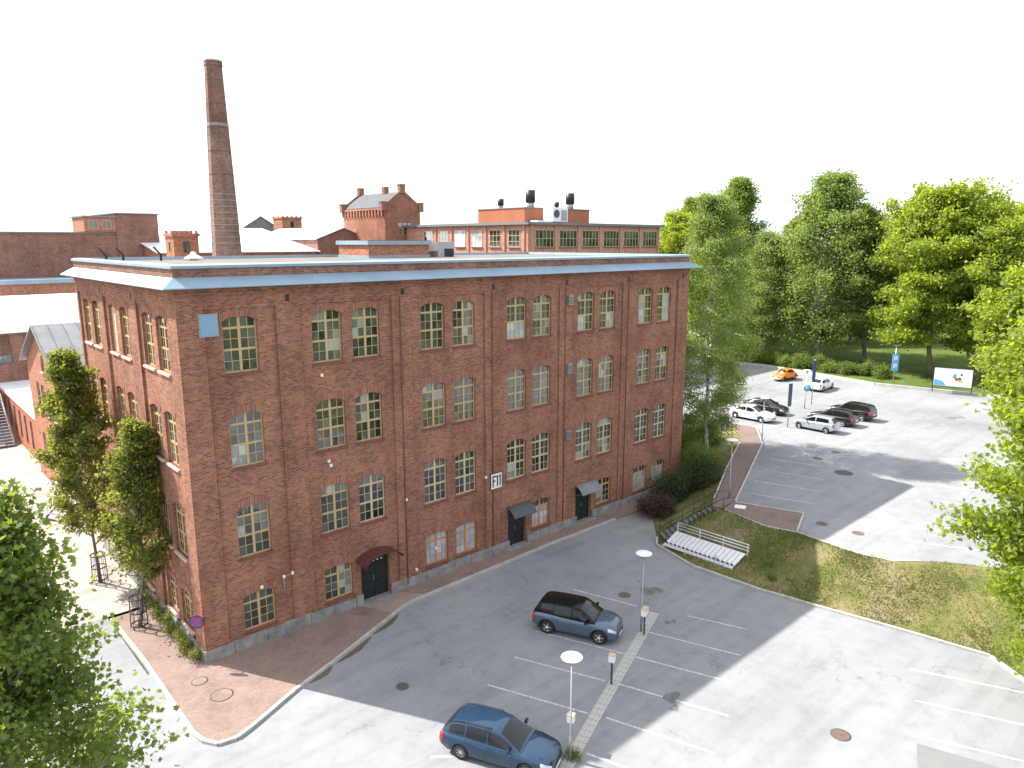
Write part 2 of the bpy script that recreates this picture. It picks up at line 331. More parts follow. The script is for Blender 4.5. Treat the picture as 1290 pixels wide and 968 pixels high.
# lower car park asphalt (left street + lot), pavement round the factory, yard
sheet('car_park', [(-60,-70),(60,-70),(60,-27.2),(26.73,-26.3),(27.9,-24.5),(27.28,-20.57),(26.6,-16.95),(25.97,-13.4),(25.8,-9.3),(26.75,-5.9),(27.6,-5.3),(30,-3.2),(34,-1.6),(34,1),(-60,1),(-60,-10)], 0, ASPH)
sheet('street', [(-60,1.0),(-2.3,1.0),(-2.3,8.0),(-60,8.0)], .0, ASPH)
sheet('yard', [(-60,8.0),(3,8.0),(3,75),(-60,75)], .004, YARD)
PK = [(-2.2,7.5),(-2.1,2.2),(-2.2,-4.6),(-2.05,-5.4),(-1.7,-5.95),(-1.0,-6.1),(-.3,-5.85),(2.2,-4.68),(4.5,-3.85),(7.2,-2.75),(9.6,-1.75),(10.5,-1.47),(12.8,-1.4),(16.2,-1.34),(21.8,-1.15),(28.2,-1.2),(32.5,-1.5)]
pv = MB(); poly = PK + [(32.5,.3),(.3,.3),(.3,7.5)]
pv.prism([(p[0], p[1]) for p in poly], -.05, .105)
tag(pv.build('pavement', PAVER), kind='structure')
sheet('door_apron', [(8.1,-.05),(10.5,-.05),(11.6,-1.45),(10.4,-1.35),(9.0,-1.85)], .109, paver_mat('worn_pavers', [(.34,.25,.21),(.29,.215,.185),(.2,.17,.15)]))
kr = empty('kerb'); kr['kind'] = 'structure'
def kerb_run(pts, root, zt=.125, wd=.16, z0=-.1, step=1.0, side=1, mat=KERB, zf=None):
    acc = [Vector((p[0], p[1], 0)) for p in pts]; rnd = random.Random(4)
    for a, b in zip(acc, acc[1:]):
        L = (b-a).length; n = max(1, round(L/step)); d = (b-a)/n; nn = Vector((d.y, -d.x, 0)).normalized()*wd*.5*side
        for i in range(n):
            p, q = a+d*(i+.006/ max(.2, d.length)), a+d*(i+1-.006/max(.2, d.length)); j = rnd.uniform(-.008,.008)
            zz = zt + j + (zf((p+q)/2) if zf else 0); zb = z0 + (zf((p+q)/2) if zf else 0)
            mb = MB(); mb.add([p-nn, q-nn, q+nn, p+nn], [])
            mb = MB(); c = (p+q)/2; c.z = (zz+zb)/2; mb.obox(c, (q-p)/2, nn, (0,0,(zz-zb)/2)); mb.build('kerb_stone', mat, root)
kerb_run(PK[:-1], kr)

# upper car park on its terrace
UP = [(31.0,-8.2),(30.3,-11.4),(30.85,-13.2),(30.6,-15.3),(30.5,-17.1),(30.9,-18.8),(32.4,-20.2),(33.9,-22.3),(36,-26),(44,-60),(84,-60),(84.6,-9),(83.2,-3),(82,2.5),(83.8,12.8),(84.5,19),(82.5,28),(80,60),(56,60),(52,1.6),(47.3,-1.6),(32.7,-7.7)]
up = MB(); up.prism(UP, 1.2, ZU); tag(up.build('upper_car_park', ASPH2), kind='structure')
# grass bank between the two levels: strip from lower kerb to upper edge, with noise
LOW = [(34.5,1.5),(33.2,-1.5),(30.2,-3.0),(27.7,-5.2),(26.75,-5.9),(25.8,-9.3),(25.97,-13.4),(26.6,-16.95),(27.28,-20.57),(27.96,-24.5),(26.7,-26.3),(24,-34),(22,-60)]
UPL = [(52,3.5),(47.3,-1.5),(36.5,-6.0),(32.6,-7.6),(31.05,-8.1),(30.3,-11.4),(30.85,-13.2),(30.6,-15.3),(30.5,-17.1),(31.2,-19.0),(33.0,-20.8),(36,-26),(44,-60)]
def interp_poly(P, n):
    P = [Vector((p[0], p[1], 0)) for p in P]; L = [0]
    for a, b in zip(P, P[1:]): L.append(L[-1]+(b-a).length)
    return P, L
rndb = random.Random(8)
def strip_surface(name, A, B, za, zb, mat, na=14, per=8, bumpy=.08, prof=None):
    mb = MB(); rows = []
    for i in range(len(A)-1):
        for k in range(per):
            t = k/per; a = Vector(A[i]).lerp(Vector(A[i+1]), t); b = Vector(B[i]).lerp(Vector(B[i+1]), t); rows.append((a, b))
    rows.append((Vector(A[-1]), Vector(B[-1]))); V = []; F = []
    for i, (a, b) in enumerate(rows):
        for j in range(na+1):
            t = j/na; p = a.lerp(b, t); h = prof(t) if prof else t*t*(3-2*t)
            e = math.sin(t*math.pi)**.5 if 0 < t < 1 else 0
            V.append((p.x, p.y, za+(zb-za)*h + e*bumpy*(rndb.random()*1.2 + math.sin(i*.35+j*.6)*.8)))
    for i in range(len(rows)-1):
        for j in range(na):
            F.append((i*(na+1)+j, i*(na+1)+j+1, (i+1)*(na+1)+j+1, (i+1)*(na+1)+j))
    mb.add(V, F, 0, True); o = mb.build(name, mat, fix=False)
    if sum(p.normal.z for p in o.data.polygons) < 0: o.data.flip_normals()
    o['kind'] = 'structure'; return o, V, na
bank, BV, BNA = strip_surface('grass_bank', LOW, UPL, .02, ZU+.02, BANK)
kerb_run([LOW[3],LOW[4],LOW[5],LOW[6],LOW[7],LOW[8],LOW[9],LOW[10],(24.6,-32)], kr, .12, .16, -.1)
kerb_run(UP[:6]+[(32.0,-19.8)], kr, ZU+.07, .15, ZU-.4, 1.0)
# path of red pavers beside the upper lot, and the paved patch at its head
path = MB(); path.prism([(30.9,-7.9),(32.75,-7.75),(40,-4.7),(47.4,-1.6),(52,1.5),(52,3.6),(46.5,-.2),(39,-3.5),(32.3,-6.7),(30.8,-7.3)], 1.6, ZU+.09); tag(path.build('path', PAVER_R), kind='structure')
kerb_run([(32.85,-7.85),(40,-4.85),(47.4,-1.75),(52,1.4)], kr, ZU+.13, .14, ZU-.3)
kerb_run([(32.2,-6.6),(39,-3.4),(46.5,-.1)], kr, ZU+.12, .12, ZU-.3)
pp = MB(); pp.prism([(31.05,-8.0),(32.7,-7.95),(34.1,-12.0),(30.95,-13.1),(30.4,-11.4)], ZU-.2, ZU+.07); tag(pp.build('paved_patch', PAVER_R), kind='structure')
kerb_run([(32.7,-7.95),(34.15,-12.05),(30.95,-13.2)], kr, ZU+.10, .13, ZU-.3)
# ground behind the bank (right of the factory) and park beyond the upper lot
sheet('shrub_bed', [(34.5,1.5),(52,3.5),(56,60),(37.2,60),(37.2,1.0)], 1.1, SOIL)
PA = [(84,-60),(84.7,-9),(83.3,-3),(82.1,2.5),(83.9,12.8),(84.6,19),(82.6,28),(80,60)]; PB = [(240,-120),(240,-60),(240,-20),(240,20),(240,60),(240,90),(240,120),(240,200)]
parko, _, _ = strip_surface('park_lawn', PA, PB, ZU+.25, 6.5, LAWN, 24, 6, .12, lambda t: min(1, t*2.2)*.8+.2*t)
ew = MB()
for a, b in zip(PA, PA[1:]): ew.bar((*a, ZU+.12), (*b, ZU+.12), .35, .5)
tag(ew.build('retaining_edge', CONC), kind='structure')
# grass tufts on the bank (uncountable)
def grass(name, quads, n, h, mat, seed):
    rs = np.random.RandomState(seed); A = np.array(quads); idx = rs.randint(0, len(A), n); q = A[idx]
    u = rs.rand(n, 1); v = rs.rand(n, 1); p = (q[:,0]*(1-u)+q[:,1]*u)*(1-v) + (q[:,3]*(1-u)+q[:,2]*u)*v
    den = np.sin(p[:,0]*1.3+np.sin(p[:,1]*.9)*2)+np.sin(p[:,1]*1.7+p[:,0]*.6); keep = den > rs.uniform(-2.2, 1.2, n); p = p[keep]; n = len(p)
    a = rs.rand(n)*6.28; wd = .012+.02*rs.rand(n); hh = h*(.4+rs.rand(n)); t = np.stack([np.cos(a), np.sin(a), 0*a], 1)*wd[:,None]
    tip = p + np.stack([rs.randn(n)*.4*hh, rs.randn(n)*.4*hh, hh], 1); V = np.empty((n,3,3)); V[:,0] = p-t; V[:,1] = p+t; V[:,2] = tip
    o = fastmesh(name, V.reshape(-1,3), 3, mat); return tag(o, kind='stuff')
me = bank.data; qs = [[tuple(me.vertices[i].co) for i in f.vertices] for f in me.polygons if me.polygons and -34 < f.center.y < 0]
tag(grass('bank_grass', qs, 60000, .09, GRASSB, 3), 'patchy dry grass growing on the bank', 'grass')

# ------------------------------------------------------------------ painted lines, drain strip, manholes, stains
def line(a, b, z, wd=.10):
    a, b = Vector((*a, z)), Vector((*b, z)); mb = MB(); n = Vector((-(b-a).y, (b-a).x, 0)).normalized()*wd/2
    mb.add([a-n, b-n, b+n, a+n], [(0,1,2,3)]); o = mb.build('line_marking', LINE, marks, fix=False); return o
marks = empty('road_markings'); marks['kind'] = 'structure'
for a, b in [((18.24,-6.46),(19.39,-10.1)),((13.5,-8.2),(15.23,-12.6)),((11.11,-9.23),(12.85,-13.4)),((8.73,-10.05),(10.55,-14.4)),((4.09,-12.11),(7.9,-15.3)),
             ((20.55,-12.54),(21.62,-15.35)),((17.6,-11.91),(19.24,-16.42)),((15.4,-13.1),(17.0,-17.3)),((13.1,-13.9),(14.8,-18.5)),((10.9,-15.1),(12.4,-19.4)),((8.7,-16.0),(10.1,-20.3)),
             ((24.04,-22.29),(25.83,-26.36)),((21.68,-23.36),(23.26,-26.96)),((19.36,-24.34),(20.9,-27.9)),((17.0,-25.2),(18.6,-28.8))]: line(a, b, .004)
for a, b in [((41.0,-5.6),(42.0,-9.7)),((37.9,-6.4),(39.2,-10.6)),((35.2,-7.6),(36.5,-11.6)),((43.3,-17.4),(44.9,-20.6)),((40.2,-17.8),(41.8,-21.1)),((37.6,-18.5),(39.3,-21.7)),((35.0,-19.3),(36.6,-22.5)),((54.4,-13.7),(55.9,-16.8)),((50.6,-15),(52,-18.1)),((46.8,-16.1),(48.4,-19.3)),((44.0,-4.3),(45.1,-8.2))]: line(a, b, ZU+.004)
dr = empty('drain_strip'); dr['kind'] = 'structure'
a, b = Vector((6.6,-16.4,0)), Vector((19.6,-11.1,0)); d = (b-a).normalized(); nn = Vector((-d.y, d.x, 0)); L = (b-a).length; rr = random.Random(2)
mb = MB(); mb.add([a-nn*.24+Vector((0,0,.004)), b-nn*.24+Vector((0,0,.004)), b+nn*.24+Vector((0,0,.004)), a+nn*.24+Vector((0,0,.004))], [(0,1,2,3)]); mb.build('bed', STAIN, dr, fix=False)
cs = MB(); cs.box(-.075,-.085,-.05,.075,.085,.016); cs = cs.build('cobble', KERB, dr); cs.location = a
for i in range(int(L/.19)):
    for j in (-1, 0, 1):
        if i == 0 and j == -1: continue
        c = cs.copy(); COL.objects.link(c) if (i % 2 == 0) else None
        if i % 2: bpy.data.objects.remove(c); continue
        c.location = a+d*(i*.19+.1)+nn*j*.165+Vector((0,0,rr.uniform(-.004,.006))); c.scale = (2.4, 1, 1); c.rotation_euler = (0,0,math.atan2(d.y, d.x)+rr.uniform(-.04,.04))
def disc(name, c, r, mat, z, ring=None, label=None, cat=None, wob=0., n=36, sx=1.):
    mb = MB(); rs = random.Random(int(c[0]*100)); pts = []
    for k in range(n):
        t = 2*math.pi*k/n; q = r*(1+wob*(1.2*math.sin(2*t+c[0])+.9*math.sin(3*t+c[1]*3)+.5*math.sin(5*t+c[0]*5))*.5); pts.append((c[0]+math.cos(t)*q*sx, c[1]+math.sin(t)*q))
    mb.prism(pts, z-.03, z+.006); o = mb.build(name, mat)
    if ring:
        rb = MB(); rb.lathe([(r+.0,z-.02),(r+.07,z-.02),(r+.07,z+.004),(r,z+.004)], (c[0],c[1],0), 24, cap=False); rb.build('rim', ring, o)
    return tag(o, label, cat) if label else tag(o, kind='structure')
GM = 'iron covers set in the paving'
def cover(c, r, mat, z, ring, label): o = disc('manhole_cover', c, r, mat, z, ring, label, 'manhole cover'); o['group'] = GM
cover((17.07,-22.16), .33, RUST, .0, IRON, 'rusty round manhole cover in the sunlit car park')
cover((5.84,-7.59), .26, IRON, .0, STAIN, 'small dark drain cover on asphalt near the pavement kerb')
cover((19.87,-8.83), .30, RUST, .0, STAIN, 'rusty drain cover near the grey lamp post in shade')
cover((-.77,-1.27), .30, PAVER, .106, SOIL, 'smaller round cover in pavers beside the building corner')
cover((-.42,-2.96), .42, PAVER, .106, SOIL, 'large round paved cover ringed with stone on the pavement corner')
cover((44.72,-10.04), .62, IRON, ZU, STAIN, 'big dark manhole cover in the upper car park')
cover((49.82,-7.14), .3, RUST, ZU, STAIN, 'reddish cover of the upper car park towards the silver hatchback')
cover((33.53,-15.78), .3, RUST, ZU, STAIN, 'rusty cover near the top edge of the grass bank')
cover((33.4,-13.6), .3, RUST, ZU, STAIN, 'brown cover beside the red paved patch')
cover((46.95,-6.92), .32, IRON, ZU, STAIN, 'grey cover near the end of the upper stall lines')
for c, r, z in [((21.35,-9.49),.55,.0),((14.08,-16.13),.36,0),((13.55,-16.66),.2,0),((19.17,-12.2),.16,0),((19.5,-12.35),.14,0),((8.2,-7.4),.1,0),((8.8,-7.2),.08,0),((70.5,-9.6),.5,ZU),((71.5,-10.1),.4,ZU)]:
    disc('stain', c, r, STAIN, z, wob=.35)
sheet('asphalt_repair', [(14.5,-26),(18.8,-24.4),(21,-31),(15,-33)], .004, PATCH)
# dirt line along the kerb
for i, (a, b) in enumerate([((4.6,-4.0),(7.0,-3.05)),((7.2,-2.95),(9.3,-2.05)),((2.9,-4.6),(4.3,-4.05))]):
    mb = MB(); a, b = Vector((*a,.005)), Vector((*b,.005)); n2 = Vector(((b-a).y, -(b-a).x, 0)).normalized()
    pts = [a+n2*.03, a.lerp(b,.3)+n2*.22, a.lerp(b,.55)+n2*.3, a.lerp(b,.8)+n2*.2, b+n2*.03, b-n2*.05, a-n2*.05]; mb.add(pts, [tuple(range(7))]); o = mb.build('kerb_dirt', SOIL, fix=False); o['kind'] = 'structure'
    if o.data.polygons[0].normal.z < 0: o.data.flip_normals()

# ================================================================== WALL WITH OPENINGS
def wall(mb, axis, plane, a0, a1, z0, z1, ops, depth, sgn, mi=0, rmi=0):
    """sheet wall along axis; openings (l, r, zb, zt, rise); reveals go inward by depth*sgn"""
    def pt(a, dd, z): return (a, plane+dd*sgn, z) if axis == 'x' else (plane+dd*sgn, a, z)
    A = sorted({a0, a1, *[o[0] for o in ops], *[o[1] for o in ops]}); Z = sorted({z0, z1, *[o[2] for o in ops], *[o[3] for o in ops]})
    for i in range(len(A)-1):
        for j in range(len(Z)-1):
            ca, cz = (A[i]+A[i+1])/2, (Z[j]+Z[j+1])/2
            if any(o[0] < ca < o[1] and o[2] < cz < o[3] for o in ops): continue
            mb.add([pt(A[i],0,Z[j]), pt(A[i+1],0,Z[j]), pt(A[i+1],0,Z[j+1]), pt(A[i],0,Z[j+1])], [(0,1,2,3)], mi)
    for l, r, zb, zt, rise in ops:
        n = 8 if rise > 0 else 1; w = r-l
        arc = [(l+w*k/n, zt-rise+rise*(1-(2*k/n-1)**2)) for k in range(n+1)] if rise > 0 else [(l, zt), (r, zt)]
        if rise > 0:
            for (p, q) in zip(arc, arc[1:]): mb.add([pt(p[0],0,p[1]), pt(q[0],0,q[1]), pt(q[0],0,zt), pt(p[0],0,zt)], [(0,1,2,3)], mi)
        con = [(l, zb)] + arc + [(r, zb)]
        for (p, q) in zip(con, con[1:]+con[:1]): mb.add([pt(p[0],0,p[1]), pt(q[0],0,q[1]), pt(q[0],depth,q[1]), pt(p[0],depth,p[1])], [(0,1,2,3)], rmi)
def arch_ring(mb, axis, plane, l, r, zt, rise, sgn, th=.34, proud=.025, over=.12):
    def pt(a, dd, z): return (a, plane+dd*sgn, z) if axis == 'x' else (plane+dd*sgn, a, z)
    n = 8; l2, r2 = l-over, r+over; w = r2-l2
    lo = [(l2+w*k/n, zt-rise+rise*(1-(2*k/n-1)**2)) for k in range(n+1)]; hi = [(a, z+th) for a, z in lo]
    for k in range(n):
        v = []
        for dd in (-proud, .02): v += [pt(*(lo[k][0], dd, lo[k][1])), pt(lo[k+1][0], dd, lo[k+1][1]), pt(hi[k+1][0], dd, hi[k+1][1]), pt(hi[k][0], dd, hi[k][1])]
        mb.add(v, [(0,1,2,3),(0,4,5,1),(3,2,6,7)] + ([(0,3,7,4)] if k == 0 else []) + ([(1,5,6,2)] if k == n-1 else []))
# window proto: local x 0..w, z 0..h, outside towards -y
def win_frame(w, h, rows, fw=.085, mw=.125):
    """rows: list of (height fraction, n thin rows); thick transoms between"""
    mb = MB(); d0, d1 = 0, .07
    mb.box(0,d0,0,fw,d1,h); mb.box(w-fw,d0,0,w,d1,h); mb.box(fw,d0,0,w-fw,d1,fw); mb.box(fw,d0,h-fw,w-fw,d1,h); mb.box(w/2-mw/2,d0-.012,fw,w/2+mw/2,d1-.004,h-fw)
    cells = []; z = fw; H = h-2*fw
    for ri, (fr, n) in enumerate(rows):
        z1 = z+H*fr
        if ri < len(rows)-1:
            for s in (0, 1):
                xa, xb = (fw, w/2-mw/2) if s == 0 else (w/2+mw/2, w-fw); mb.box(xa, d0-.006, z1-.052, xb, d1-.01, z1+.052)
        zl, zh = z+(.052 if ri else 0), z1-(.052 if ri < len(rows)-1 else 0)
        for s in (0, 1):
            xa, xb = (fw, w/2-mw/2) if s == 0 else (w/2+mw/2, w-fw); xm = (xa+xb)/2
            mb.box(xm-.015, .008, zl, xm+.015, .05, zh)
            for k in range(1, n):
                zz = zl+(zh-zl)*k/n; mb.box(xa, .011, zz-.015, xm-.015, .047, zz+.015); mb.box(xm+.015, .011, zz-.015, xb, .047, zz+.015)
            for k in range(n):
                za, zb = zl+(zh-zl)*k/n, zl+(zh-zl)*(k+1)/n
                cells += [(xa, xm, za, zb, ri, s), (xm, xb, za, zb, ri, s)]
        z = z1
    return mb, cells
_pane_cache = {}
def pane_mesh(w, h, mat):
    k = (round(w,3), round(h,3), mat.name)
    if k not in _pane_cache:
        mb = MB(); mb.box(-w/2, 0, -h/2, w/2, .012, h/2); o = mb.build('pane', mat); _pane_cache[k] = o.data; bpy.data.objects.remove(o)
    return _pane_cache[k]
ROWS3 = [(.40, 2), (.40, 2), (.20, 1)]; ROWS1 = [(.74, 3), (.26, 1)]
_frame_cache = {}
def window(parent, loc, rz, w, h, rows, fmat, seed, blind=(), single=False, sillmat=SILLR, sillw=.1, pick=None):
    """loc = lower left corner at the frame's outer face; local -y faces outside"""
    key = (round(w,3), round(h,3), len(rows), fmat.name); rnd = random.Random(seed)
    if key not in _frame_cache:
        mb, cells = win_frame(w, h, rows); o = mb.build('window', fmat); _frame_cache[key] = (o.data, cells); bpy.data.objects.remove(o)
    me, cells = _frame_cache[key]
    o = bpy.data.objects.new('window', me); link(o, parent); o.location = loc; o.rotation_euler = (0,0,rz)
    sm = MB(); sm.box(-.06, -.10-sillw, -.11, w+.06, .03, -.002); sm.build('sill', sillmat, o)
    curt = {k: (rnd.random() < .17) for k in range(10)}
    batch = {}
    for (xa, xb, za, zb, ri, s) in cells:
        m = GBLIND if (ri, s) in blind or ri in blind else (GCURT if curt[ri*2+s] else GLASS)
        if single:
            p = bpy.data.objects.new('pane', pane_mesh(xb-xa, zb-za, m)); link(p, o); p.location = ((xa+xb)/2, .026, (za+zb)/2)
            p.rotation_euler = (rnd.uniform(-.012,.012), 0, rnd.uniform(-.012,.012))
        else:
            b = batch.setdefault('p', MB()); dx, dz = rnd.uniform(-.004,.004), rnd.uniform(-.004,.004)
            mi = {GLASS.name: 0, GBLIND.name: 1, GCURT.name: 2}[m.name]
            b.add([(xa,.026+dx+dz,za),(xb,.026-dx+dz,za),(xb,.026-dx-dz,zb),(xa,.026+dx-dz,zb),(xa,.04,za),(xb,.04,za),(xb,.04,zb),(xa,.04,zb)], [(0,1,2,3),(4,7,6,5)], mi)
    if not single: batch['p'].build('panes', [GLASS, GBLIND, GCURT], o, fix=False, kind='stuff')
    return o
def simple_window(parent, loc, rz, w, h, fmat, nx=4, nz=4, name='window', sill=None, glass=GLASS):
    mb = MB(); fw = .07; mb.box(0,0,0,fw,.06,h); mb.box(w-fw,0,0,w,.06,h); mb.box(fw,0,0,w-fw,.06,fw); mb.box(fw,0,h-fw,w-fw,.06,h)
    for i in range(1, nx): x = w*i/nx; mb.box(x-.03,.006,fw,x+.03,.05,h-fw)
    for j in range(1, nz):
        z = h*j/nz
        for i in range(nx): mb.box(w*i/nx+(.03 if i else fw),.01,z-.025,w*(i+1)/nx-(.03 if i < nx-1 else fw),.046,z+.025)
    o = mb.build(name, fmat, parent); o.location = loc; o.rotation_euler = (0,0,rz)
    gb = MB()
    for i in range(nx):
        for j in range(nz):
            e = ((i*7+j*13) % 5-2)*.002; gb.add([(w*i/nx,.03+e,h*j/nz),(w*(i+1)/nx,.03-e,h*j/nz),(w*(i+1)/nx,.03-e,h*(j+1)/nz),(w*i/nx,.03+e,h*(j+1)/nz)], [(0,1,2,3)])
    gb.build('pane', glass, o, fix=False)
    if sill: s = MB(); s.box(-.06,-.14,-.1,w+.06,.02,-.002); s.build('sill', sill, o)
    return o

# ================================================================== MAIN FACTORY
LX, DY, HE = 37.68, 17.95, 17.5
fac = empty('brick_factory', (0,0,0), 0, 'four-storey red brick factory with pale metal cornice and arched windows', 'factory')
RC = .12                                          # panel recess
COLS = {'A':(1.95,3.56),'B':(6.29,7.90),'C':(8.50,10.10),'D':(12.72,14.32),'E':(14.93,16.52),'F':(19.04,20.65),'G':(21.22,22.83),'H':(25.33,26.95),'I':(27.55,29.17),'J':(31.76,33.37),'K':(33.98,35.58)}
ZR = {4:(13.59,16.20),3:(9.12,11.73),2:(4.63,7.24),1:(.86,2.76)}
PAN = [(1.15,4.45),(5.62,10.8),(12.0,17.2),(18.33,23.5),(24.62,29.85),(31.05,36.35)]
DOORS = {'C':(8.40,10.20),'F':(19.10,20.65),'H':(25.40,27.02)}
ops = []; wins = []; arches = MB()
for cn, (l, r) in COLS.items():
    for rw, (zb, zt) in ZR.items():
        if rw == 1 and cn in DOORS: continue
        ops.append((l, r, zb, zt, .26 if rw > 1 else .16)); wins.append((cn, rw, l, r, zb, zt))
for cn, (l, r) in DOORS.items(): ops.append((l, r, .12, 2.62, 0))
fw = MB(); wall(fw, 'x', RC, 0, LX, -.3, HE, ops, .30, 1)
# left gable wall
LWIN = []; lops = []
for b0 in (1.75, 7.75, 13.4):
    for k in (0, 1):
        l = b0+k*2.15; LWIN += [(l, l+1.55, rw) for rw in (4,3,2,1)]
for l, r, rw in LWIN: lops.append((l, r, ZR[rw][0], ZR[rw][1], .26 if rw > 1 else .16))
wall(fw, 'y', RC, 0, DY, -.3, HE, lops, .30, 1)
fw.add([(LX,RC,-.3),(LX,DY,-.3),(LX,DY,HE),(LX,RC,HE)], [(0,1,2,3)]); fw.add([(0.12,DY,-.3),(LX,DY,-.3),(LX,DY,HE),(0.12,DY,HE)], [(0,3,2,1)])
fw.build('wall', BRICK, fac, fix=False)
inn = MB(); inn.box(.5,.5,-.2,LX-.4,DY-.4,HE-.2); inn.build('interior', DARKG, fac)
pil = MB(); edges = [0]+[e for p in PAN for e in p]+[LX]
for i in range(0, len(edges), 2): pil = MB(); pil.box(edges[i] if i else .0, 0, -.2, edges[i+1], RC+.01, 16.72); pil.build('pilaster', BRICK, fac)
LP = [(1.2,5.85),(7.2,11.9),(12.85,17.6)]
le = [RC+.012]+[e for p in LP for e in p]+[DY]
for i in range(0, len(le), 2): pil = MB(); pil.box(0, le[i], -.2, RC+.01, le[i+1], 16.72); pil.build('pilaster', BRICK, fac)
fr = MB(); fr.box(-.002,-.002,16.72,LX,RC+.012,HE-.02); fr.box(-.002,RC+.014,16.72,RC+.012,DY,HE-.02)
fr.box(-.05,-.05,HE-.34,LX,.0,HE-.2); fr.box(-.10,-.10,HE-.19,LX,.0,HE+.02); fr.box(-.05,.002,HE-.34,-.003,DY,HE-.2); fr.box(-.10,.002,HE-.19,-.003,DY,HE+.02)
for (a, b) in PAN: fr.box(a,.05,16.55,b,RC+.008,16.719); 
for (a, b) in LP: fr.box(.05,a,16.55,RC+.008,b,16.719)
fr.build('frieze', BRICK, fac)
for cn, rw, l, r, zb, zt in wins:
    arches = MB(); arch_ring(arches, 'x', RC, l, r, zt, .26 if rw > 1 else .16, 1); arches.build('window_arch', ARCH, fac)
for l, r, rw in LWIN: arches = MB(); arch_ring(arches, 'y', RC, l, r, ZR[rw][1], .26 if rw > 1 else .16, 1); arches.build('window_arch', ARCH, fac)
# plinth of granite blocks
rnd = random.Random(5)
def plinth_run(axis, a0, a1, gaps):
    a = a0
    while a < a1-.05:
        L = rnd.uniform(.9,1.7); b = min(a+L, a1)
        for g0, g1 in gaps:
            if a < g0 < b: b = g0
            if g0 <= a < g1: a = g1; b = min(a+L, a1)
        h = .66+rnd.uniform(-.05,.03); dpt = .07+rnd.uniform(-.015,.03)
        m2 = MB()
        if axis == 'x': m2.box(a+.012, -dpt, -.1, b-.012, .05, h)
        else: m2.box(-dpt, a+.012, -.1, .05, b-.012, h)
        m2.build('plinth_stone', STONE, fac); a = b
plinth_run('x', -.07, LX, [v for v in DOORS.values()]); plinth_run('y', .06, DY, [])
# windows
blinds = {('D',1):(0,1),('E',1):(0,1),('G',1):(0,),('K',1):(0,),('J',1):(0,),('F',4):(0,),('J',4):((0,0),(1,0)),('K',4):((1,1),(0,1)),('H',4):((0,0),),('I',4):((0,1),)}
for i, (cn, rw, l, r, zb, zt) in enumerate(wins):
    fm = OCHRE if (rw == 1 and cn in 'DEG') else (CREAM if rw != 2 or cn in 'AB' else CREAML)
    window(fac, (l-.02, RC+.14, zb-.01), 0, r-l+.04, zt-zb+.03, ROWS3 if rw > 1 else ROWS1, fm, i, blinds.get((cn, rw), ()), cn in 'ABCD')
for i, (l, r, rw) in enumerate(LWIN):
    o = window(fac, (RC+.14, r+.02, ZR[rw][0]-.01), -math.pi/2, r-l+.04, ZR[rw][1]-ZR[rw][0]+.03, ROWS3 if rw > 1 else ROWS1, CREAM, 90+i, (0,1,2) if (rw == 4 and i == 12) else (), False, SILLP, .16)
bo = MB(); bo.box(RC+.16, 7.75+2.17, 13.6, RC+.2, 7.75+3.68, 16.1); bo.build('blocked_window', pbr('cream_board', (.58,.46,.34), .8), fac)
# doors: black double doors with panels, canopies
def door(l, r, kind):
    w_ = r-l; o = MB(); o.box(l+.02, RC+.2, .13, r-.02, RC+.27, 2.6); d = o.build('door', DOORB, fac)
    for s in (0, 1):
        lf = MB(); xa = l+.05+s*(w_/2-.04); xb = xa+w_/2-.06; n = 5
        for k in range(n): za = .2+k*.47; lf.box(xa+.06, RC+.175, za, xb-.06, RC+.2, za+.4)
        lf.build('door_panel', DOORB, d)
    h = MB(); h.box((l+r)/2-.06, RC+.13, 1.15, (l+r)/2-.03, RC+.2, 1.4); h.build('handle', STEEL, d)
    cp = MB(); n = 10
    if kind == 'arch':
        for k in range(n):
            t0, t1 = math.pi*k/n, math.pi*(k+1)/n; R1 = w_/2+.32; cx = (l+r)/2
            pt = lambda t, y, s: (cx-math.cos(t)*R1*s, y, 2.55+math.sin(t)*.52*s)
            v = [pt(t0,-.95,1),pt(t1,-.95,1),pt(t1,.1,1),pt(t0,.1,1),pt(t0,-.95,.93),pt(t1,-.95,.93),pt(t1,.1,.93),pt(t0,.1,.93)]
            cp.add(v, [(0,1,2,3),(4,7,6,5),(0,4,5,1)])
        m = REDSHEET
    else:
        n = 8; R1 = w_/2+.2; cx = (l+r)/2
        for k in range(n):
            y0, y1 = -.75*k/n, -.75*(k+1)/n; f0, f1 = [2.95-.55*(q/n)**2 for q in (k, k+1)]
            cp.add([(cx-R1,y0,f0),(cx+R1,y0,f0),(cx+R1,y1,f1),(cx-R1,y1,f1),(cx-R1,y0,f0-.04),(cx+R1,y0,f0-.04),(cx+R1,y1,f1-.04),(cx-R1,y1,f1-.04)], [(0,1,2,3),(4,7,6,5),(0,3,7,4),(1,5,6,2)]+([(3,2,6,7)] if k == n-1 else []))
        for s in (-1, 1): cp.bar((cx+s*(R1-.05), -.02, 2.2), (cx+s*(R1-.05), -.68, 2.45), .04)
        m = METALG if kind == 'grey' else DARKG
    cp.build('canopy', m, fac)
    st = MB(); st.box(l-.15, -.35, .0, r+.15, RC+.2, .125); st.build('door_step', STONE, fac)
    for k in (-.25, 0, .25):
        lb = MB(); lb.lathe([(0,0),(.045,.01),(.05,.06),(0,.1)], ((l+r)/2+k, -.1, 2.42), 8); lb.build('door_lamp', WHITE, fac)
door(*DOORS['C'], 'arch'); door(*DOORS['F'], 'dark'); door(*DOORS['H'], 'grey')
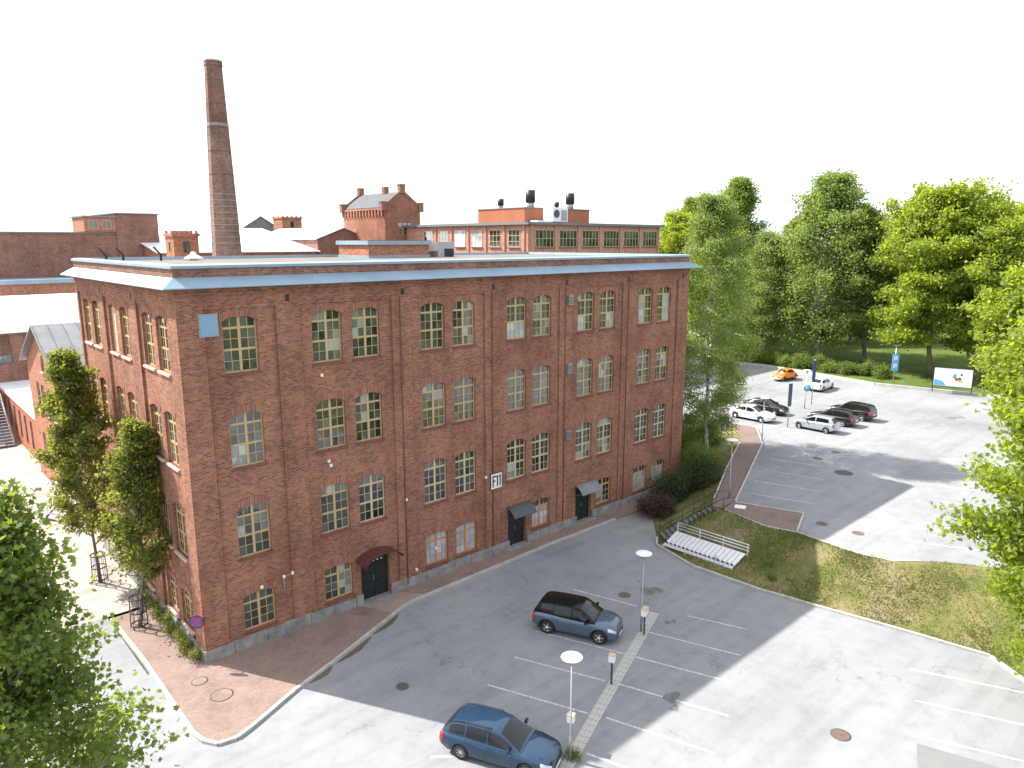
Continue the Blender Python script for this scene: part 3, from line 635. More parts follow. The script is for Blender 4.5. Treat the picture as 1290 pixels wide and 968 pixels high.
# cornice skirt (sloping sheet), parapet, cap, roof
def ring_strip(prof, name, mat):            # profile (outward offset, z) run round the four walls
    mb = MB(); n = len(prof); V = []
    for (o_, z) in prof: V += [(-o_,-o_,z),(LX+o_,-o_,z),(LX+o_,DY+o_,z),(-o_,DY+o_,z)]
    F = [(i*4+k, i*4+(k+1) % 4, (i+1)*4+(k+1) % 4, (i+1)*4+k) for i in range(n-1) for k in range(4)]; mb.add(V, F); return mb.build(name, mat, fac)
ring_strip([(.0,17.53),(.60,17.50),(.62,17.53),(.60,17.56),(.0,17.96),(-.06,17.96)], 'cornice_skirt', METAL)
ring_strip([(-.03,17.9),(-.03,18.36),(-.3,18.36),(-.3,18.0)], 'parapet', BRICK_D)
ring_strip([(-.02,18.34),(.06,18.34),(.06,18.46),(-.08,18.50),(-.34,18.52),(-.38,18.3)], 'parapet_cap', METAL)
rf = MB(); rf.add([(.4,.4,18.32),(LX-.4,.4,18.32),(LX-.4,DY-.4,18.32),(.4,DY-.4,18.32)], [(0,1,2,3)]); rf.build('roof', ROOFG, fac, fix=False)
for x in [5.05,11.5,17.85,24.1,30.4,36.9]:
    s = MB(); s.box(x-.09,-.03,16.72,x+.09,0,17.05); s.build('vent_slot', BLACKM, fac)
for y in (6.5, 12.4): s = MB(); s.box(-.03,y-.09,16.72,0,y+.09,17.05); s.build('vent_slot', BLACKM, fac)
# services on the front
s = MB(); s.box(.95,.02,15.40,1.70,-.06,16.30); pn = s.build('blue_panel', LBLUE, fac); s = MB(); s.box(.90,.01,15.35,1.75,-.03,15.40); s.box(.90,.01,16.30,1.75,-.03,16.36); s.box(.90,.01,15.40,.95,-.03,16.30); s.box(1.70,.01,15.40,1.75,-.03,16.30); s.build('panel_frame', STEEL, pn)
for z in (15.45, 10.95, 6.42):
    s = MB(); s.box(24.12,-.22,z,24.52,.11,z+.62); v = s.build('vent_box', STEEL, fac)
    g = MB()
    for k in range(5): g.box(24.15,-.235,z+.08+k*.1,24.49,-.222,z+.13+k*.1)
    g.build('vent_grille', DARKG, v)
for x, z in [(6.6,13.0),(6.75,8.55),(6.85,8.3),(11.35,5.35),(17.15,5.35),(4.0,3.15),(4.45,3.2),(2.85,2.98),(11.9,1.0),(13.3,1.9)]:
    s = MB(); s.box(x-.06,-.09,z-.07,x+.06,.0 if True else 0,z+.07); s.build('wall_lamp', WHITE, fac)
s = MB(); s.tube([(4.0,-.03,3.1),(4.0,-.03,2.0)], .02, 6); s.tube([(4.0,-.03,3.12),(4.45,-.03,3.17)], .02, 6); s.build('conduit', STEEL, fac)
for x in (11.3, 17.72, 24.0, 30.4): s = MB(); s.tube([(x,-.035,.3),(x,-.035,16.6)], .028, 8); s.build('lightning_cable' if x > 18 else 'downpipe', SILLR, fac)
# F11 plate
sg = empty('building_sign', (17.55,-.02,4.47), 0, 'white plate reading F11 on the brick front', 'sign')
m2 = MB(); m2.box(0,-.05,0,.86,0,.95); m2.build('plate', WHITE, sg); m2 = MB(); m2.box(-.035,-.04,-.035,.895,.0,-.001); m2.box(-.035,-.04,.951,.895,0,.985); m2.box(-.035,-.04,-.001,-.001,0,.951); m2.box(.861,-.04,-.001,.895,0,.951); m2.build('frame', BLACKM, sg)
m2 = MB(); m2.box(.10,-.062,.12,.19,-.051,.84); m2.box(.19,-.062,.74,.36,-.051,.84); m2.box(.19,-.062,.45,.33,-.051,.54)
for x in (.46, .68): m2.box(x,-.062,.12,x+.09,-.051,.84); m2.add([(x-.07,-.062,.66),(x,-.062,.74),(x,-.062,.84),(x-.07,-.062,.73)], [(0,1,2,3)])
m2.build('lettering', BLACKM, sg)
# roof structures
rb = empty('roof_stairhead', (17.2,12.6,18.2), 0, 'low brick stairhead with metal cap on the factory roof', 'stairhead')
m2 = MB(); m2.box(0,0,.3,5.2,4.2,1.05); m2.build('wall', BRICK_L, rb); m2 = MB(); m2.box(-.05,-.05,0,5.25,4.25,.3); m2.build('flashing', METAL, rb); m2 = MB(); m2.box(-.15,-.15,1.051,5.35,4.35,1.32); m2.build('roof_cap', METAL, rb)
m2 = MB(); m2.box(-.1,-.1,1.322,5.3,4.3,1.36); m2.build('roof', ROOFG, rb)
hv = empty('air_unit', (22.9,12.2,18.2), 0, 'grey ventilation unit beside the roof stairhead', 'air unit'); m2 = MB(); m2.box(0,0,.12,1.5,1.6,1.25); m2.build('casing', STEEL, hv); m2 = MB(); m2.box(.62,-.03,.15,1.48,-.001,.75); m2.build('intake', BLACKM, hv)
m2 = MB(); [m2.box(x,.1,0,x+.1,1.5,.12) for x in (.1,1.3)]; m2.build('feet', DARKG, hv)
vc = empty('roof_vent', (6.0,14.8,18.2), 0, 'white mushroom vent standing on the factory roof', 'vent'); m2 = MB(); m2.lathe([(.25,0),(.25,.25)], n=12); m2.build('pipe', METALW, vc); m2 = MB(); m2.lathe([(.55,.2),(.58,.26),(.3,.42),(.16,.5),(.16,.62),(0,.66)], n=14); m2.build('cap', METALW, vc)
for i, (x, y) in enumerate([(2.2,15.6),(4.2,15.2),(1.0,14.4)]):
    o = empty('roof_pipe', (x,y,18.2), 0, 'short black bent pipe on the factory roof', 'pipe', 'bent black pipes on the roof'); m2 = MB(); m2.tube([(0,0,0),(0,0,.5),(-.35,.1,.95)], .07, 8); m2.build('pipe', BLACKM, o)
    m2 = MB(); m2.lathe([(.16,0),(.16,.05),(.08,.08)], n=10); m2.build('flange', BLACKM, o)

# ================================================================== BACKGROUND BUILDINGS
def block(name, x0, y0, x1, y1, z1, mat, label, cat='building', cap=METALG, capz=.25, over=.2, group=None, z0=-.3):
    o = empty(name, (x0,y0,0), 0, label, cat, group); m2 = MB(); m2.box(0,0,z0,x1-x0,y1-y0,z1); m2.build('wall', mat, o)
    m2 = MB(); m2.box(-over,-over,z1+.001,x1-x0+over,y1-y0+over,z1+capz); m2.build('roof', cap, o); return o
def gable_block(name, x0, y0, x1, y1, ze, zr, mat, roofm, label, axis='x', cat='building', over=.5, th=.12):
    o = empty(name, (x0,y0,0), 0, label, cat); W, D = x1-x0, y1-y0; m2 = MB()
    if axis == 'x': m2.add([(0,0,-.3),(W,0,-.3),(W,D,-.3),(0,D,-.3),(0,0,ze),(W,0,ze),(W,D,ze),(0,D,ze),(0,D/2,zr),(W,D/2,zr)], [(0,1,5,4),(1,2,6,9,5),(2,3,7,6),(3,0,4,8,7)])
    else: m2.add([(0,0,-.3),(W,0,-.3),(W,D,-.3),(0,D,-.3),(0,0,ze),(W,0,ze),(W,D,ze),(0,D,ze),(W/2,0,zr),(W/2,D,zr)], [(0,1,5,8,4),(1,2,6,5),(2,3,7,9,6),(3,0,4,7)])
    m2.build('wall', mat, o); sl_ = (zr-ze)/((D if axis == 'x' else W)/2); e = over*sl_
    for s in (0, 1):
        m2 = MB()
        if axis == 'x':
            a = (-over, (-over if s == 0 else D+over), ze-e+.03); b = (W+over, a[1], a[2]); c = (W+over, D/2, zr+.03); d_ = (-over, D/2, zr+.03)
        else:
            a = ((-over if s == 0 else W+over), -over, ze-e+.03); b = (a[0], D+over, a[2]); c = (W/2, D+over, zr+.03); d_ = (W/2, -over, zr+.03)
        q = [a, b, c, d_]; m2.add(q+[(p[0],p[1],p[2]+th) for p in q], [(0,1,2,3),(4,7,6,5),(0,4,5,1),(1,5,6,2),(2,6,7,3),(3,7,4,0)]); m2.build('roof', roofm, o)
    return o
# annex with gable towards the yard
an = gable_block('gabled_annex', .12, 26.0, 16, 39.3, 9.9, 13.1, BRICK_L, METALG, 'gabled brick annex with grey seamed roof behind the factory', 'x')
def side_win(parent, y, z, w_, h_, px, fm=DARKG, sill=SILLP):   # window in an x-plane wall facing -x, built in parent's space
    ox, oy = parent.location.x, parent.location.y
    o = simple_window(parent, (px-ox-.03, y+w_-oy, z), -math.pi/2, w_, h_, fm, 2, 3, 'window', sill); return o
for y, z, w_, h_ in [(32.2,9.6,.8,1.7),(35.2,6.2,.9,2.2),(33.4,6.2,.9,2.2),(31.2,6.2,.9,2.2),(28.7,6.2,.9,2.2),(35.2,2.0,.9,2.2),(33.4,2.0,.9,2.2),(31.2,2.0,.9,2.2),(28.7,2.0,.9,2.2)]: side_win(an, y, z, w_, h_, .12)
for k in range(17):
    for sg_ in (-1, 1): m2 = MB(); m2.bar((-.45+k*1.0, 6.65+sg_*.05, 13.29), (-.45+k*1.0, 6.65+sg_*7.15, 9.85), .04, .05); m2.build('roof_seam', METALG, an)
lk = block('link_wing', .5, 17.98, 9, 26.0, 6.2, BRICK_D, 'low brick link between the factory and gabled annex')
lo_ = block('low_workshop', .45, 39.35, 12, 60.9, 4.3, BRICK_O, 'low orange brick workshop with white roof beside the yard', cap=METALW, capz=.3)
for i in range(7): side_win(lo_, 40.6+i*2.9, .9, .8, 2.7, .45, DARKG, None)
skl = empty('skylight', (2.2,46,4.6), 0, 'pale blue glazed skylight on the low workshop roof', 'skylight'); m2 = MB(); m2.add([(0,0,0),(3,0,0),(3,9,0),(0,9,0),(1.5,0,1.3),(1.5,9,1.3)], [(0,1,4),(1,2,5,4),(2,3,5),(3,0,4,5)]); m2.build('glazing', pbr('blue_glazing', (.28,.46,.60), .25, .1), skl); m2 = MB()
for k in range(10): m2.bar((-.03,k,.03),(1.5,k,1.34),.06); m2.bar((3.03,k,.03),(1.5,k,1.34),.06)
m2.build('glazing_bars', STEEL, skl)
dp = empty('downpipe', (.3,39.2,0), 0, 'grey downpipe at the joint of annex and workshop', 'downpipe'); m2 = MB(); m2.tube([(0,0,0),(0,0,4.1),(.1,.1,4.5)], .06, 8); m2.build('pipe', STEEL, dp); m2 = MB(); m2.box(-.09,-.09,.4,.2,.09,.46); m2.build('bracket', STEEL, dp)
wb = gable_block('white_roof_hall', -24, 61, 20.3, 76, 10.0, 13.2, BRICK_D, METALW, 'long brick hall with broad white metal roof', 'x', over=.4)
for i in range(8): simple_window(wb, (2+i*3.6, -.04, 6.6), 0, 2.3, 3.0, DARKG, 3, 3)
fl = block('flat_roof_store', 2.2, 71, 12.6, 76, 14.5, BRICK_L, 'small flat-roofed brick block against the long blank wall', cap=METAL, capz=.5, over=.35)
lb_ = block('blank_wall_factory', -45, 77, 22.3, 92, 20.5, BRICK_D, 'long windowless brown brick factory wall beyond white roof', cap=METALG, capz=.18)
tw = block('brick_penthouse', 17.4, 76.7, 22.7, 88, 23.1, BRICK_D, 'tall windowless brick block at the end of the long wall', cap=METALG, capz=.15)
ch = block('clerestory', 13.6, 76.6, 17.35, 83, 22.6, BRICK_L, 'brick clerestory box with two windows on the long wall', cap=METALG, capz=.2, z0=20.75)
for k in range(2): simple_window(ch, (.5+k*1.6, -.05, 21.1), 0, 1.1, 1.15, CREAM, 2, 1)
# octagonal chimney
cm = empty('factory_chimney', (19.9,45.4,0), 0, 'tall tapering octagonal brick chimney with steel bands', 'chimney')
m2 = MB(); zt = 38.0; rr_ = lambda z: 1.52-(z-17)*.0335 if z > 17 else 1.6
m2.lathe([(1.75,-.3),(1.6,14),(rr_(18),18),(rr_(31.0),31.0)], n=8, smooth=False, rot=math.pi/8); m2.build('lower_shaft', brick_mat('chimney_brick_low', TONES, dark=1.0, stain=.6, grey=.45), cm)
m2 = MB(); m2.lathe([(rr_(31.0)+.02,31.0),(rr_(31.0)+.03,31.28)], n=8, smooth=False, rot=math.pi/8); m2.build('pale_band', pbr('band_mortar', (.27,.25,.235), .9), cm)
m2 = MB(); m2.lathe([(rr_(31.28)-.02,31.28),(rr_(36.7)-.02,36.7),(rr_(36.7)+.05,36.8),(rr_(37.2)+.04,37.2)], n=8, smooth=False, rot=math.pi/8); m2.build('upper_shaft', brick_mat('chimney_brick_top', TONES, dark=.8, stain=.7, grey=.35), cm)
m2 = MB(); m2.lathe([(rr_(37.2)+.08,37.2),(rr_(37.2)+.06,37.35),(.2,37.5),(0,37.5)], n=8, smooth=False, rot=math.pi/8); m2.build('crown', STEEL, cm)
for i in range(14):
    z = 19.3+i*.62 if i < 9 else 26.2+(i-9)*2.3; m2 = MB(); r0 = rr_(z)+(.015 if z < 31 else -.005); m2.lathe([(r0,z),(r0+.012,z),(r0+.012,z+.05),(r0,z+.05)], n=8, smooth=False, rot=math.pi/8, cap=False); m2.build('steel_band', STEEL if i < 9 else IRON, cm)
# crenellated turrets
def turret(name, c, w_, z1, label):
    o = empty(name, (c[0],c[1],0), 0, label, 'turret'); m2 = MB(); m2.box(-w_/2,-w_/2,-.3,w_/2,w_/2,z1-.5); m2.build('wall', BRICK_L, o); m2 = MB(); m2.box(-w_/2-.15,-w_/2-.15,z1-.499,w_/2+.15,w_/2+.15,z1-.15); m2.build('cornice', BRICK_L, o)
    for i in range(5):
        for s in (-1, 1):
            x = -w_/2+.05+i*(w_-.1-.25)/4
            m2 = MB(); m2.box(x, s*w_/2-.12, z1-.149, x+.25, s*w_/2+.12, z1+.12); m2.build('merlon', BRICK_L, o)
    for s in ('x', 'y'):
        if s == 'x': q = simple_window(o, (-.35,-w_/2-.04,z1-2.2), 0, .7, 1.2, DARKG, 1, 1)
        else: simple_window(o, (-w_/2-.04,.35,z1-2.2), -math.pi/2, .7, 1.2, CREAM, 1, 1)
turret('brick_turret', (17.2,50.8), 2.6, 20.5, 'small crenellated brick turret beside the chimney')
turret('brick_turret', (58.5,112), 4.2, 24.5, 'distant crenellated brick turret beyond the white roofs')
wh = gable_block('white_roof_shed', 20.6, 70, 43, 110, 18.0, 21.5, BRICK_L, METALW, 'broad white metal roof of the shed behind the chimney', 'x', over=.4)
gw = gable_block('brick_gable_shed', 43.2, 70, 52, 92, 19.9, 21.5, BRICK_D, METALW, 'brick gable with white roof edge before the tower', 'y', over=.35)
gg = gable_block('green_gable_hall', 51.5, 120, 61, 140, 21.7, 24.6, METALG, pbr('green_sheet', (.16,.23,.24), .6), 'far hall with grey green sheet gable', 'y', over=.3)
# gabled tower
tg = empty('gabled_tower', (49.6,61.2,0), 0, 'square brick tower with stepped gable and grey roof', 'tower')
TW, TD, TE, TR = 6.3, 12.0, 24.4, 26.6
m2 = MB(); m2.add([(0,0,-.3),(TW,0,-.3),(TW,TD,-.3),(0,TD,-.3),(0,0,TE),(TW,0,TE),(TW,TD,TE),(0,TD,TE),(TW/2,0,TR),(TW/2,TD,TR)], [(0,1,5,8,4),(1,2,6,5),(2,3,7,9,6),(3,0,4,7)]); m2.build('wall', BRICK, tg)
for s in (0, 1):
    m2 = MB(); xa = -.2 if s == 0 else TW+.2; m2.add([(xa,.3,TE-.1),(xa,TD-.3,TE-.1),(TW/2,TD-.3,TR+.05),(TW/2,.3,TR+.05),(xa,.3,TE+.06),(xa,TD-.3,TE+.06),(TW/2,TD-.3,TR+.2),(TW/2,.3,TR+.2)], [(0,1,2,3),(4,7,6,5),(0,4,5,1),(3,2,6,7),(0,3,7,4),(1,5,6,2)]); m2.build('roof', SLATE, tg)
for yy in (-.06, TD-.34):
    m2 = MB()
    for s in (-1, 1): m2.bar((TW/2,yy+.2,TR+.25),(TW/2+s*(TW/2+.1),yy+.2,TE+.1),.4,.45)
    m2.build('gable_coping', BRICK_D, tg)
    for x, z, hh in [(-.1,TE-.5,1.2),(TW+.1,TE-.5,1.2),(TW/2,TR-.1,1.2)]: m2 = MB(); m2.box(x-.45,yy-.15,z,x+.45,yy+.6,z+hh); m2.box(x-.52,yy-.2,z+hh+.001,x+.52,yy+.65,z+hh+.15); m2.build('pinnacle', BRICK_D, tg)
m2 = MB(); m2.box(TW/2-.4,4.2,TR-.2,TW/2+.4,5.0,TR+1.1); m2.build('chimney', BRICK, tg)
for k in range(14): m2 = MB(); m2.box(-.22,.4+k*.88,TE-1.25,-.002,.7+k*.88,TE-.1); m2.build('corbel', BRICK_L, tg)
m2 = MB(); m2.box(-.24,.1,TE-.32,-.222,TD-.1,TE-.1); m2.build('corbel_band', BRICK_L, tg)
for k in range(3): simple_window(tg, (2.3+k*.85,-.05,TE-4.0), 0, .6, 1.0, CREAM, 1, 2); m2 = MB(); m2.box(2.3+k*.85,-.03,TE-2.75,2.9+k*.85,-.002,TE-2.2); m2.build('niche', CONC, tg)
# long wing with windows
wg = empty('window_wing', (53.3,34.5,0), 0, 'long low brick wing with rows of windows under flat roof', 'building')
WL, WD_, WZ = 27.0, 26.5, 21.55
m2 = MB(); m2.box(0,0,-.3,WL,WD_,WZ); m2.build('wall', BRICK_P, wg)
m2 = MB(); m2.box(-.5,-.5,WZ+.001,WL+.5,WD_+.4,WZ+.32); m2.build('roof', METALG, wg)
for k in range(6):
    simple_window(wg, (1.3+k*4.35,-.05,18.75), 0, 3.3, 2.2, CREAML, 5, 2, sill=SILLR)
    m2 = MB(); m2.box(.35+k*4.35,-.16,-.3,.75+k*4.35,-.002,WZ); m2.build('pilaster', BRICK_P, wg)
m2 = MB(); m2.box(WL-.55,-.16,-.3,WL-.1,-.002,WZ); m2.build('pilaster', BRICK_P, wg)
for k in range(6):
    simple_window(wg, (-.05,3.6+k*3.7,18.75), -math.pi/2, 2.2, 2.2, CREAML if k != 3 else WHITE, 3, 3, sill=SILLR, glass=GBLIND if k in (2,3) else GLASS)
    m2 = MB(); m2.box(-.14,.5+k*3.7,-.3,-.002,.8+k*3.7,WZ); m2.build('pilaster', BRICK_P, wg)
ph = block('orange_plant_room', 59.8, 42.0, 73, 52, 24.0, BRICK_O, 'orange brick plant room on the wing roof', cap=METALG, capz=.12, over=.1, z0=21.9)
for i, (x, y, r_, h_) in enumerate([(61.6,49.0,.45,1.4),(64.4,45.7,.7,2.6),(68.0,43.9,.35,1.0),(70.4,43.5,.65,2.3)]):
    o = empty('exhaust_stack', (x,y,24.12), 0, ['short dark exhaust stack on the plant room corner', 'wide tall dark exhaust stack on plant room', 'thin low dark exhaust pipe between the stacks', 'tall dark exhaust stack at plant room end'][i], 'exhaust stack')
    m2 = MB(); m2.lathe([(r_*.8,0),(r_*.8,h_*.35)], n=14); m2.build('base', STEEL, o); m2 = MB(); m2.lathe([(r_,h_*.35),(r_,h_),(r_*.85,h_),(r_*.85,h_*.4)], n=14); m2.build('hood', BLACKM, o)
cu = empty('cooling_unit', (62.0,38.8,21.9), 0, 'white cooling unit with fan before the plant room', 'cooling unit'); m2 = MB(); m2.box(0,0,.25,3.0,1.8,2.1); m2.build('casing', WHITE, cu); m2 = MB(); m2.lathe([(.55,0),(.55,.05),(0,.05)], (.8,-.06,1.3), 16, axis='y'); m2.build('fan', DARKG, cu); m2 = MB(); m2.box(1.7,-.04,.4,2.8,-.001,1.8); m2.build('grille', STEEL, cu); m2 = MB(); m2.box(-2.6,.2,.1,0,1.6,.35); m2.build('duct', WHITE, cu)
# far buildings behind the trees
for i, (u, v, dep, w_, h_, m, lab) in enumerate([(853,287,240,22,6,CREAML,'pale block of flats beyond the wing roof'),(1120,345,135,40,9,CREAML,'cream building half hidden behind the park trees'),(1285,300,150,16,14,BRICK_O,'red building edge beyond the bright maple'),(1290,345,120,10,10,CREAML,'pale grey house behind the right trees')]):
    p = DP(u, v, dep); b = block('far_building', p.x, p.y, p.x+w_, p.y+16, max(8, p.z), m, lab, over=.3)
    for k in range(int(w_//4)): simple_window(b, (1.2+k*4,-.06,max(8,p.z)-3), 0, 1.6, 1.6, WHITE, 2, 1)
    for k in range(3): simple_window(b, (-.06,14-k*4.4,max(8,p.z)-3), -math.pi/2, 1.6, 1.6, WHITE, 2, 1)

# ================================================================== TREES
def tree_data(seed, H, cb, Rad, prof, n1, elev, curl, nl, ls, spread=.34, droop=0., sec=6, lean=0., flat=.6):
    rs = np.random.RandomState(seed); rnd = random.Random(seed); limbs = []; C = []
    tp = []; x = y = 0
    for k in range(13):
        tp.append(Vector((x, y, H*.97*k/12))); x += rnd.uniform(-.012,.012)*H + lean*H/12; y += rnd.uniform(-.012,.012)*H
    def tat(h):
        t = min(11.999, h/(H*.97)*12); i = int(t); return tp[i].lerp(tp[i+1], t-i)
    for i in range(n1):
        t = ((i+.5+rnd.uniform(-.4,.4))/n1); h = cb+(H*.97-cb)*t**.92; L = Rad*prof(t)*rnd.uniform(.68,1.15)
        az = i*2.399+rnd.uniform(-.5,.5); el = elev(t)+rnd.uniform(-.15,.15); p = tat(h); pts = [p.copy()]
        d = Vector((math.cos(az)*math.cos(el), math.sin(az)*math.cos(el), math.sin(el)))
        for k in range(5):
            d = (d+Vector((rnd.uniform(-.14,.14), rnd.uniform(-.14,.14), curl+rnd.uniform(-.08,.08)))).normalized(); p = p+d*L/5; pts.append(p.copy())
        limbs.append((pts, .018*L+.015, 5))
        C.append((pts[-1], .5)); C.append((pts[-2], .8))
        for k in range(sec):
            s = .22+.78*(k+rnd.random())/sec; q = s*5; j = min(4, int(q)); b = pts[j].lerp(pts[j+1], q-j); l2 = L*.46*(1.15-.55*s)*rnd.uniform(.7,1.2)+.25
            a2 = az+rnd.choice((-1,1))*rnd.uniform(.5,1.25); e2 = el*.5+rnd.uniform(-.35,.45)+curl; d2 = Vector((math.cos(a2)*math.cos(e2), math.sin(a2)*math.cos(e2), math.sin(e2))); sp = [b.copy()]
            for m in range(3):
                d2 = (d2+Vector((rnd.uniform(-.2,.2), rnd.uniform(-.2,.2), curl*1.2))).normalized(); b = b+d2*l2/3; sp.append(b.copy())
                C.append((b.copy(), 1.)); C.append((b+Vector((rnd.gauss(0,.2), rnd.gauss(0,.2), rnd.gauss(0,.15)))*l2*.6, .7))
            limbs.append((sp, .007*L+.008, 3))
    C.append((tp[-1], 1)); C.append((tp[-2], 1))
    P = np.array([tuple(c) for c, _ in C]); W = np.array([w_ for _, w_ in C]); W = W*rs.uniform(.3,1.5,len(W)); W /= W.sum(); idx = rs.choice(len(P), nl, p=W)
    pos = P[idx] + rs.randn(nl,3)*np.array([spread, spread, spread*flat])
    if droop: pos[:,2] -= np.abs(rs.exponential(droop, nl)).clip(0, droop*3)
    return tp, limbs, pos, rs
def leaves_mesh(name, pos, rs, ls, mat, parent, shape='diamond', hang=0.):
    n = len(pos); nrm = rs.randn(n,3)+np.array([0,0,.7*(1-hang)]); nrm /= np.linalg.norm(nrm, axis=1)[:,None]
    t = rs.randn(n,3)+np.array([0,0,-1.2*hang]); t -= nrm*(t*nrm).sum(1)[:,None]; t /= np.linalg.norm(t, axis=1)[:,None]; b = np.cross(nrm, t)
    s = (ls*rs.uniform(.65,1.3,n))[:,None]
    if shape == 'diamond': pr = [(-.6,0),(0,-.36),(.6,0),(0,.36)]
    elif shape == 'oval': pr = [(-.6,0),(-.25,-.34),(.3,-.3),(.65,0),(.3,.3),(-.25,.34)]
    else: pr = [(-.45,0),(-.32,-.5),(.05,-.32),(.22,-.55),(.32,-.18),(.7,0),(.32,.18),(.22,.55),(.05,.32),(-.32,.5)]
    V = np.empty((n, len(pr), 3)); fold = rs.uniform(.05,.3,n)[:,None]
    for i, (a, c) in enumerate(pr): V[:,i] = pos + t*s*a + b*s*c + nrm*s*abs(c)*fold
    return fastmesh(name, V.reshape(-1,3), len(pr), mat, parent)
def make_tree(name, loc, label, seed, H, cb, Rad, prof, n1, elev, curl, nl, ls, tr, leafm, barkm, group=None, shape='diamond', rz=0., cat='tree', hang=0., trunk_n=9, **kw):
    root = empty(name, loc, rz, label, cat, group); tp, limbs, pos, rs = tree_data(seed, H, cb, Rad, prof, n1, elev, curl, nl, ls, **kw)
    mb = MB(); mb.tube(tp, [tr*(1.25 if k == 0 else 1)*(1-.93*(k/12)**.85)+.01 for k in range(13)], trunk_n)
    mb.build('trunk', barkm, root); mb = MB()
    for pts, r0, n in limbs: mb.tube(pts, [max(.006, r0*(1-.8*k/(len(pts)-1))) for k in range(len(pts))], n, cap=False)
    mb.build('limbs', barkm, root, fix=False); leaves_mesh('crown', pos, rs, ls, leafm, root, shape, hang); return root
pts_ = lambda P: (lambda t: float(np.interp(t, np.linspace(0,1,len(P)), P)))
BIR = pts_([.55,.8,.98,1.,.95,.88,.82,.72,.58,.42,.18]); TAL = pts_([.6,.9,1.,.98,.92,.85,.76,.66,.52,.36,.12])
egg = lambda t: max(.1, (math.sin(math.pi*min(1,(t*.86+.14))**.8))**.7*(1-.6*t**3)) if t < .99 else .1
cone = lambda t: .35+.75*(1-t)**.8 if t > .12 else .8
rnde = lambda t: math.sqrt(max(.02, 1-(2*t-.85)**2/1.4))
UPE = lambda t: .45+.6*t
FLE = lambda t: .1+.8*t
# near left maple (fills the lower left corner)
p = DP(4, 800, 14.5); make_tree('maple_tree', (p.x, p.y, 0), 'leafy maple with pale trunk rising beside the street kerb', 11, 14.5, 4.2, 2.55, lambda t: (.20+1.0*(1-t)**.85)*[1.1,.8,1.15,.9,1.2,.75,1.1,.9,1.1,.8][min(9,int(t*10))], 38, UPE, .05, 27000, .115, .15, L_FRESH, BARKP, shape='maple', spread=.26, sec=7)
# near right maple
make_tree('bright_maple_tree', (*DP(1384, 700, 30).xy, .2), 'bright yellow green maple overhanging the grass bank end', 12, 17.6, 1.2, 3.8, rnde, 54, FLE, .02, 100000, .19, .26, L_LIME, BARK, shape='maple', spread=.42, sec=8)
make_tree('bright_maple_tree', (*DP(1296, 480, 66).xy, ZU), 'smaller maple standing behind the billboard', 13, 13.5, 3.2, 5.0, rnde, 32, FLE, .03, 36000, .30, .22, L_LIME, BARK, shape='oval', spread=.5, sec=7)
# near birch beside the factory end
make_tree('birch_tree', (42.6,.6,1.1), 'white-trunked birch growing against the factory end wall', 14, 22.5, 3.0, 3.9, BIR, 54, lambda t: .25+.75*t, -.12, 78000, .135, .17, L_BIRCH, BARKB, spread=.3, droop=.45, sec=7, hang=.6)
# columnar street trees with guards
for i, (x, y, H, seed) in enumerate([(-1.35,5.6,10.8,15),(-1.5,12.7,13.6,16)]):
    make_tree('columnar_tree', (x,y,0), ['slender street tree in the guard nearer the building corner', 'taller columnar street tree in the guard further along the yard'][i], seed, H, 2.2, 1.9 if i == 0 else 2.3, pts_([.55,.85,1.,1.,.95,.9,.8,.66,.5,.32,.12]), 36, lambda t: .6+.45*t, .09, 16000 if i == 0 else 26000, .14, .085, L_OLIVE, BARK, 'street trees in iron guards', 'oval', spread=.2, sec=6, lean=-.008)
    g = empty('tree_guard', (x,y,0), 0, ['black iron tree guard around the nearer street tree', 'black iron tree guard around the further street tree'][i], 'tree guard', 'iron tree guards'); m2 = MB()
    for k in range(10): t = 2*math.pi*k/10; m2 = MB(); m2.tube([(math.cos(t)*.42,math.sin(t)*.42,0),(math.cos(t)*.36,math.sin(t)*.36,1.75)], .014, 5); m2.build('bar', BLACKM, g)
    for z in (.25,.95,1.7): m2 = MB(); m2.lathe([(.36,z),(.41,z),(.41,z+.05),(.36,z+.05),(.36,z)], n=20, cap=False); m2.build('hoop', BLACKM, g)
# park trees: prototypes then copies
protos = {}
protos['birch'] = make_tree('park_birch', (0,0,0), 'x', 21, 24, 3.5, 5.6, BIR, 60, lambda t: .25+.75*t, -.10, 60000, .26, .26, L_BIRCH, BARKB, 'trees of the park', spread=.5, droop=.8, sec=7, hang=.6)
protos['tall'] = make_tree('park_tree', (0,0,0), 'x', 22, 25, 4, 4.6, TAL, 56, lambda t: .25+.7*t, .04, 45000, .27, .28, L_MAPLE, BARK, 'trees of the park', spread=.5, sec=7)
protos['maple'] = make_tree('park_maple', (0,0,0), 'x', 23, 20, 3.5, 7.6, rnde, 48, FLE, .03, 62000, .30, .32, L_LIME, BARK, 'trees of the park', 'oval', spread=.55, sec=8)
protos['dark'] = make_tree('park_dark_tree', (0,0,0), 'x', 24, 21, 3, 5.6, egg, 46, UPE, .0, 45000, .28, .3, L_DARK, BARK, 'trees of the park', spread=.5, sec=7)
NAMES = {'birch':'birch_tree','tall':'tall_tree','maple':'park_maple','dark':'dark_tree'}
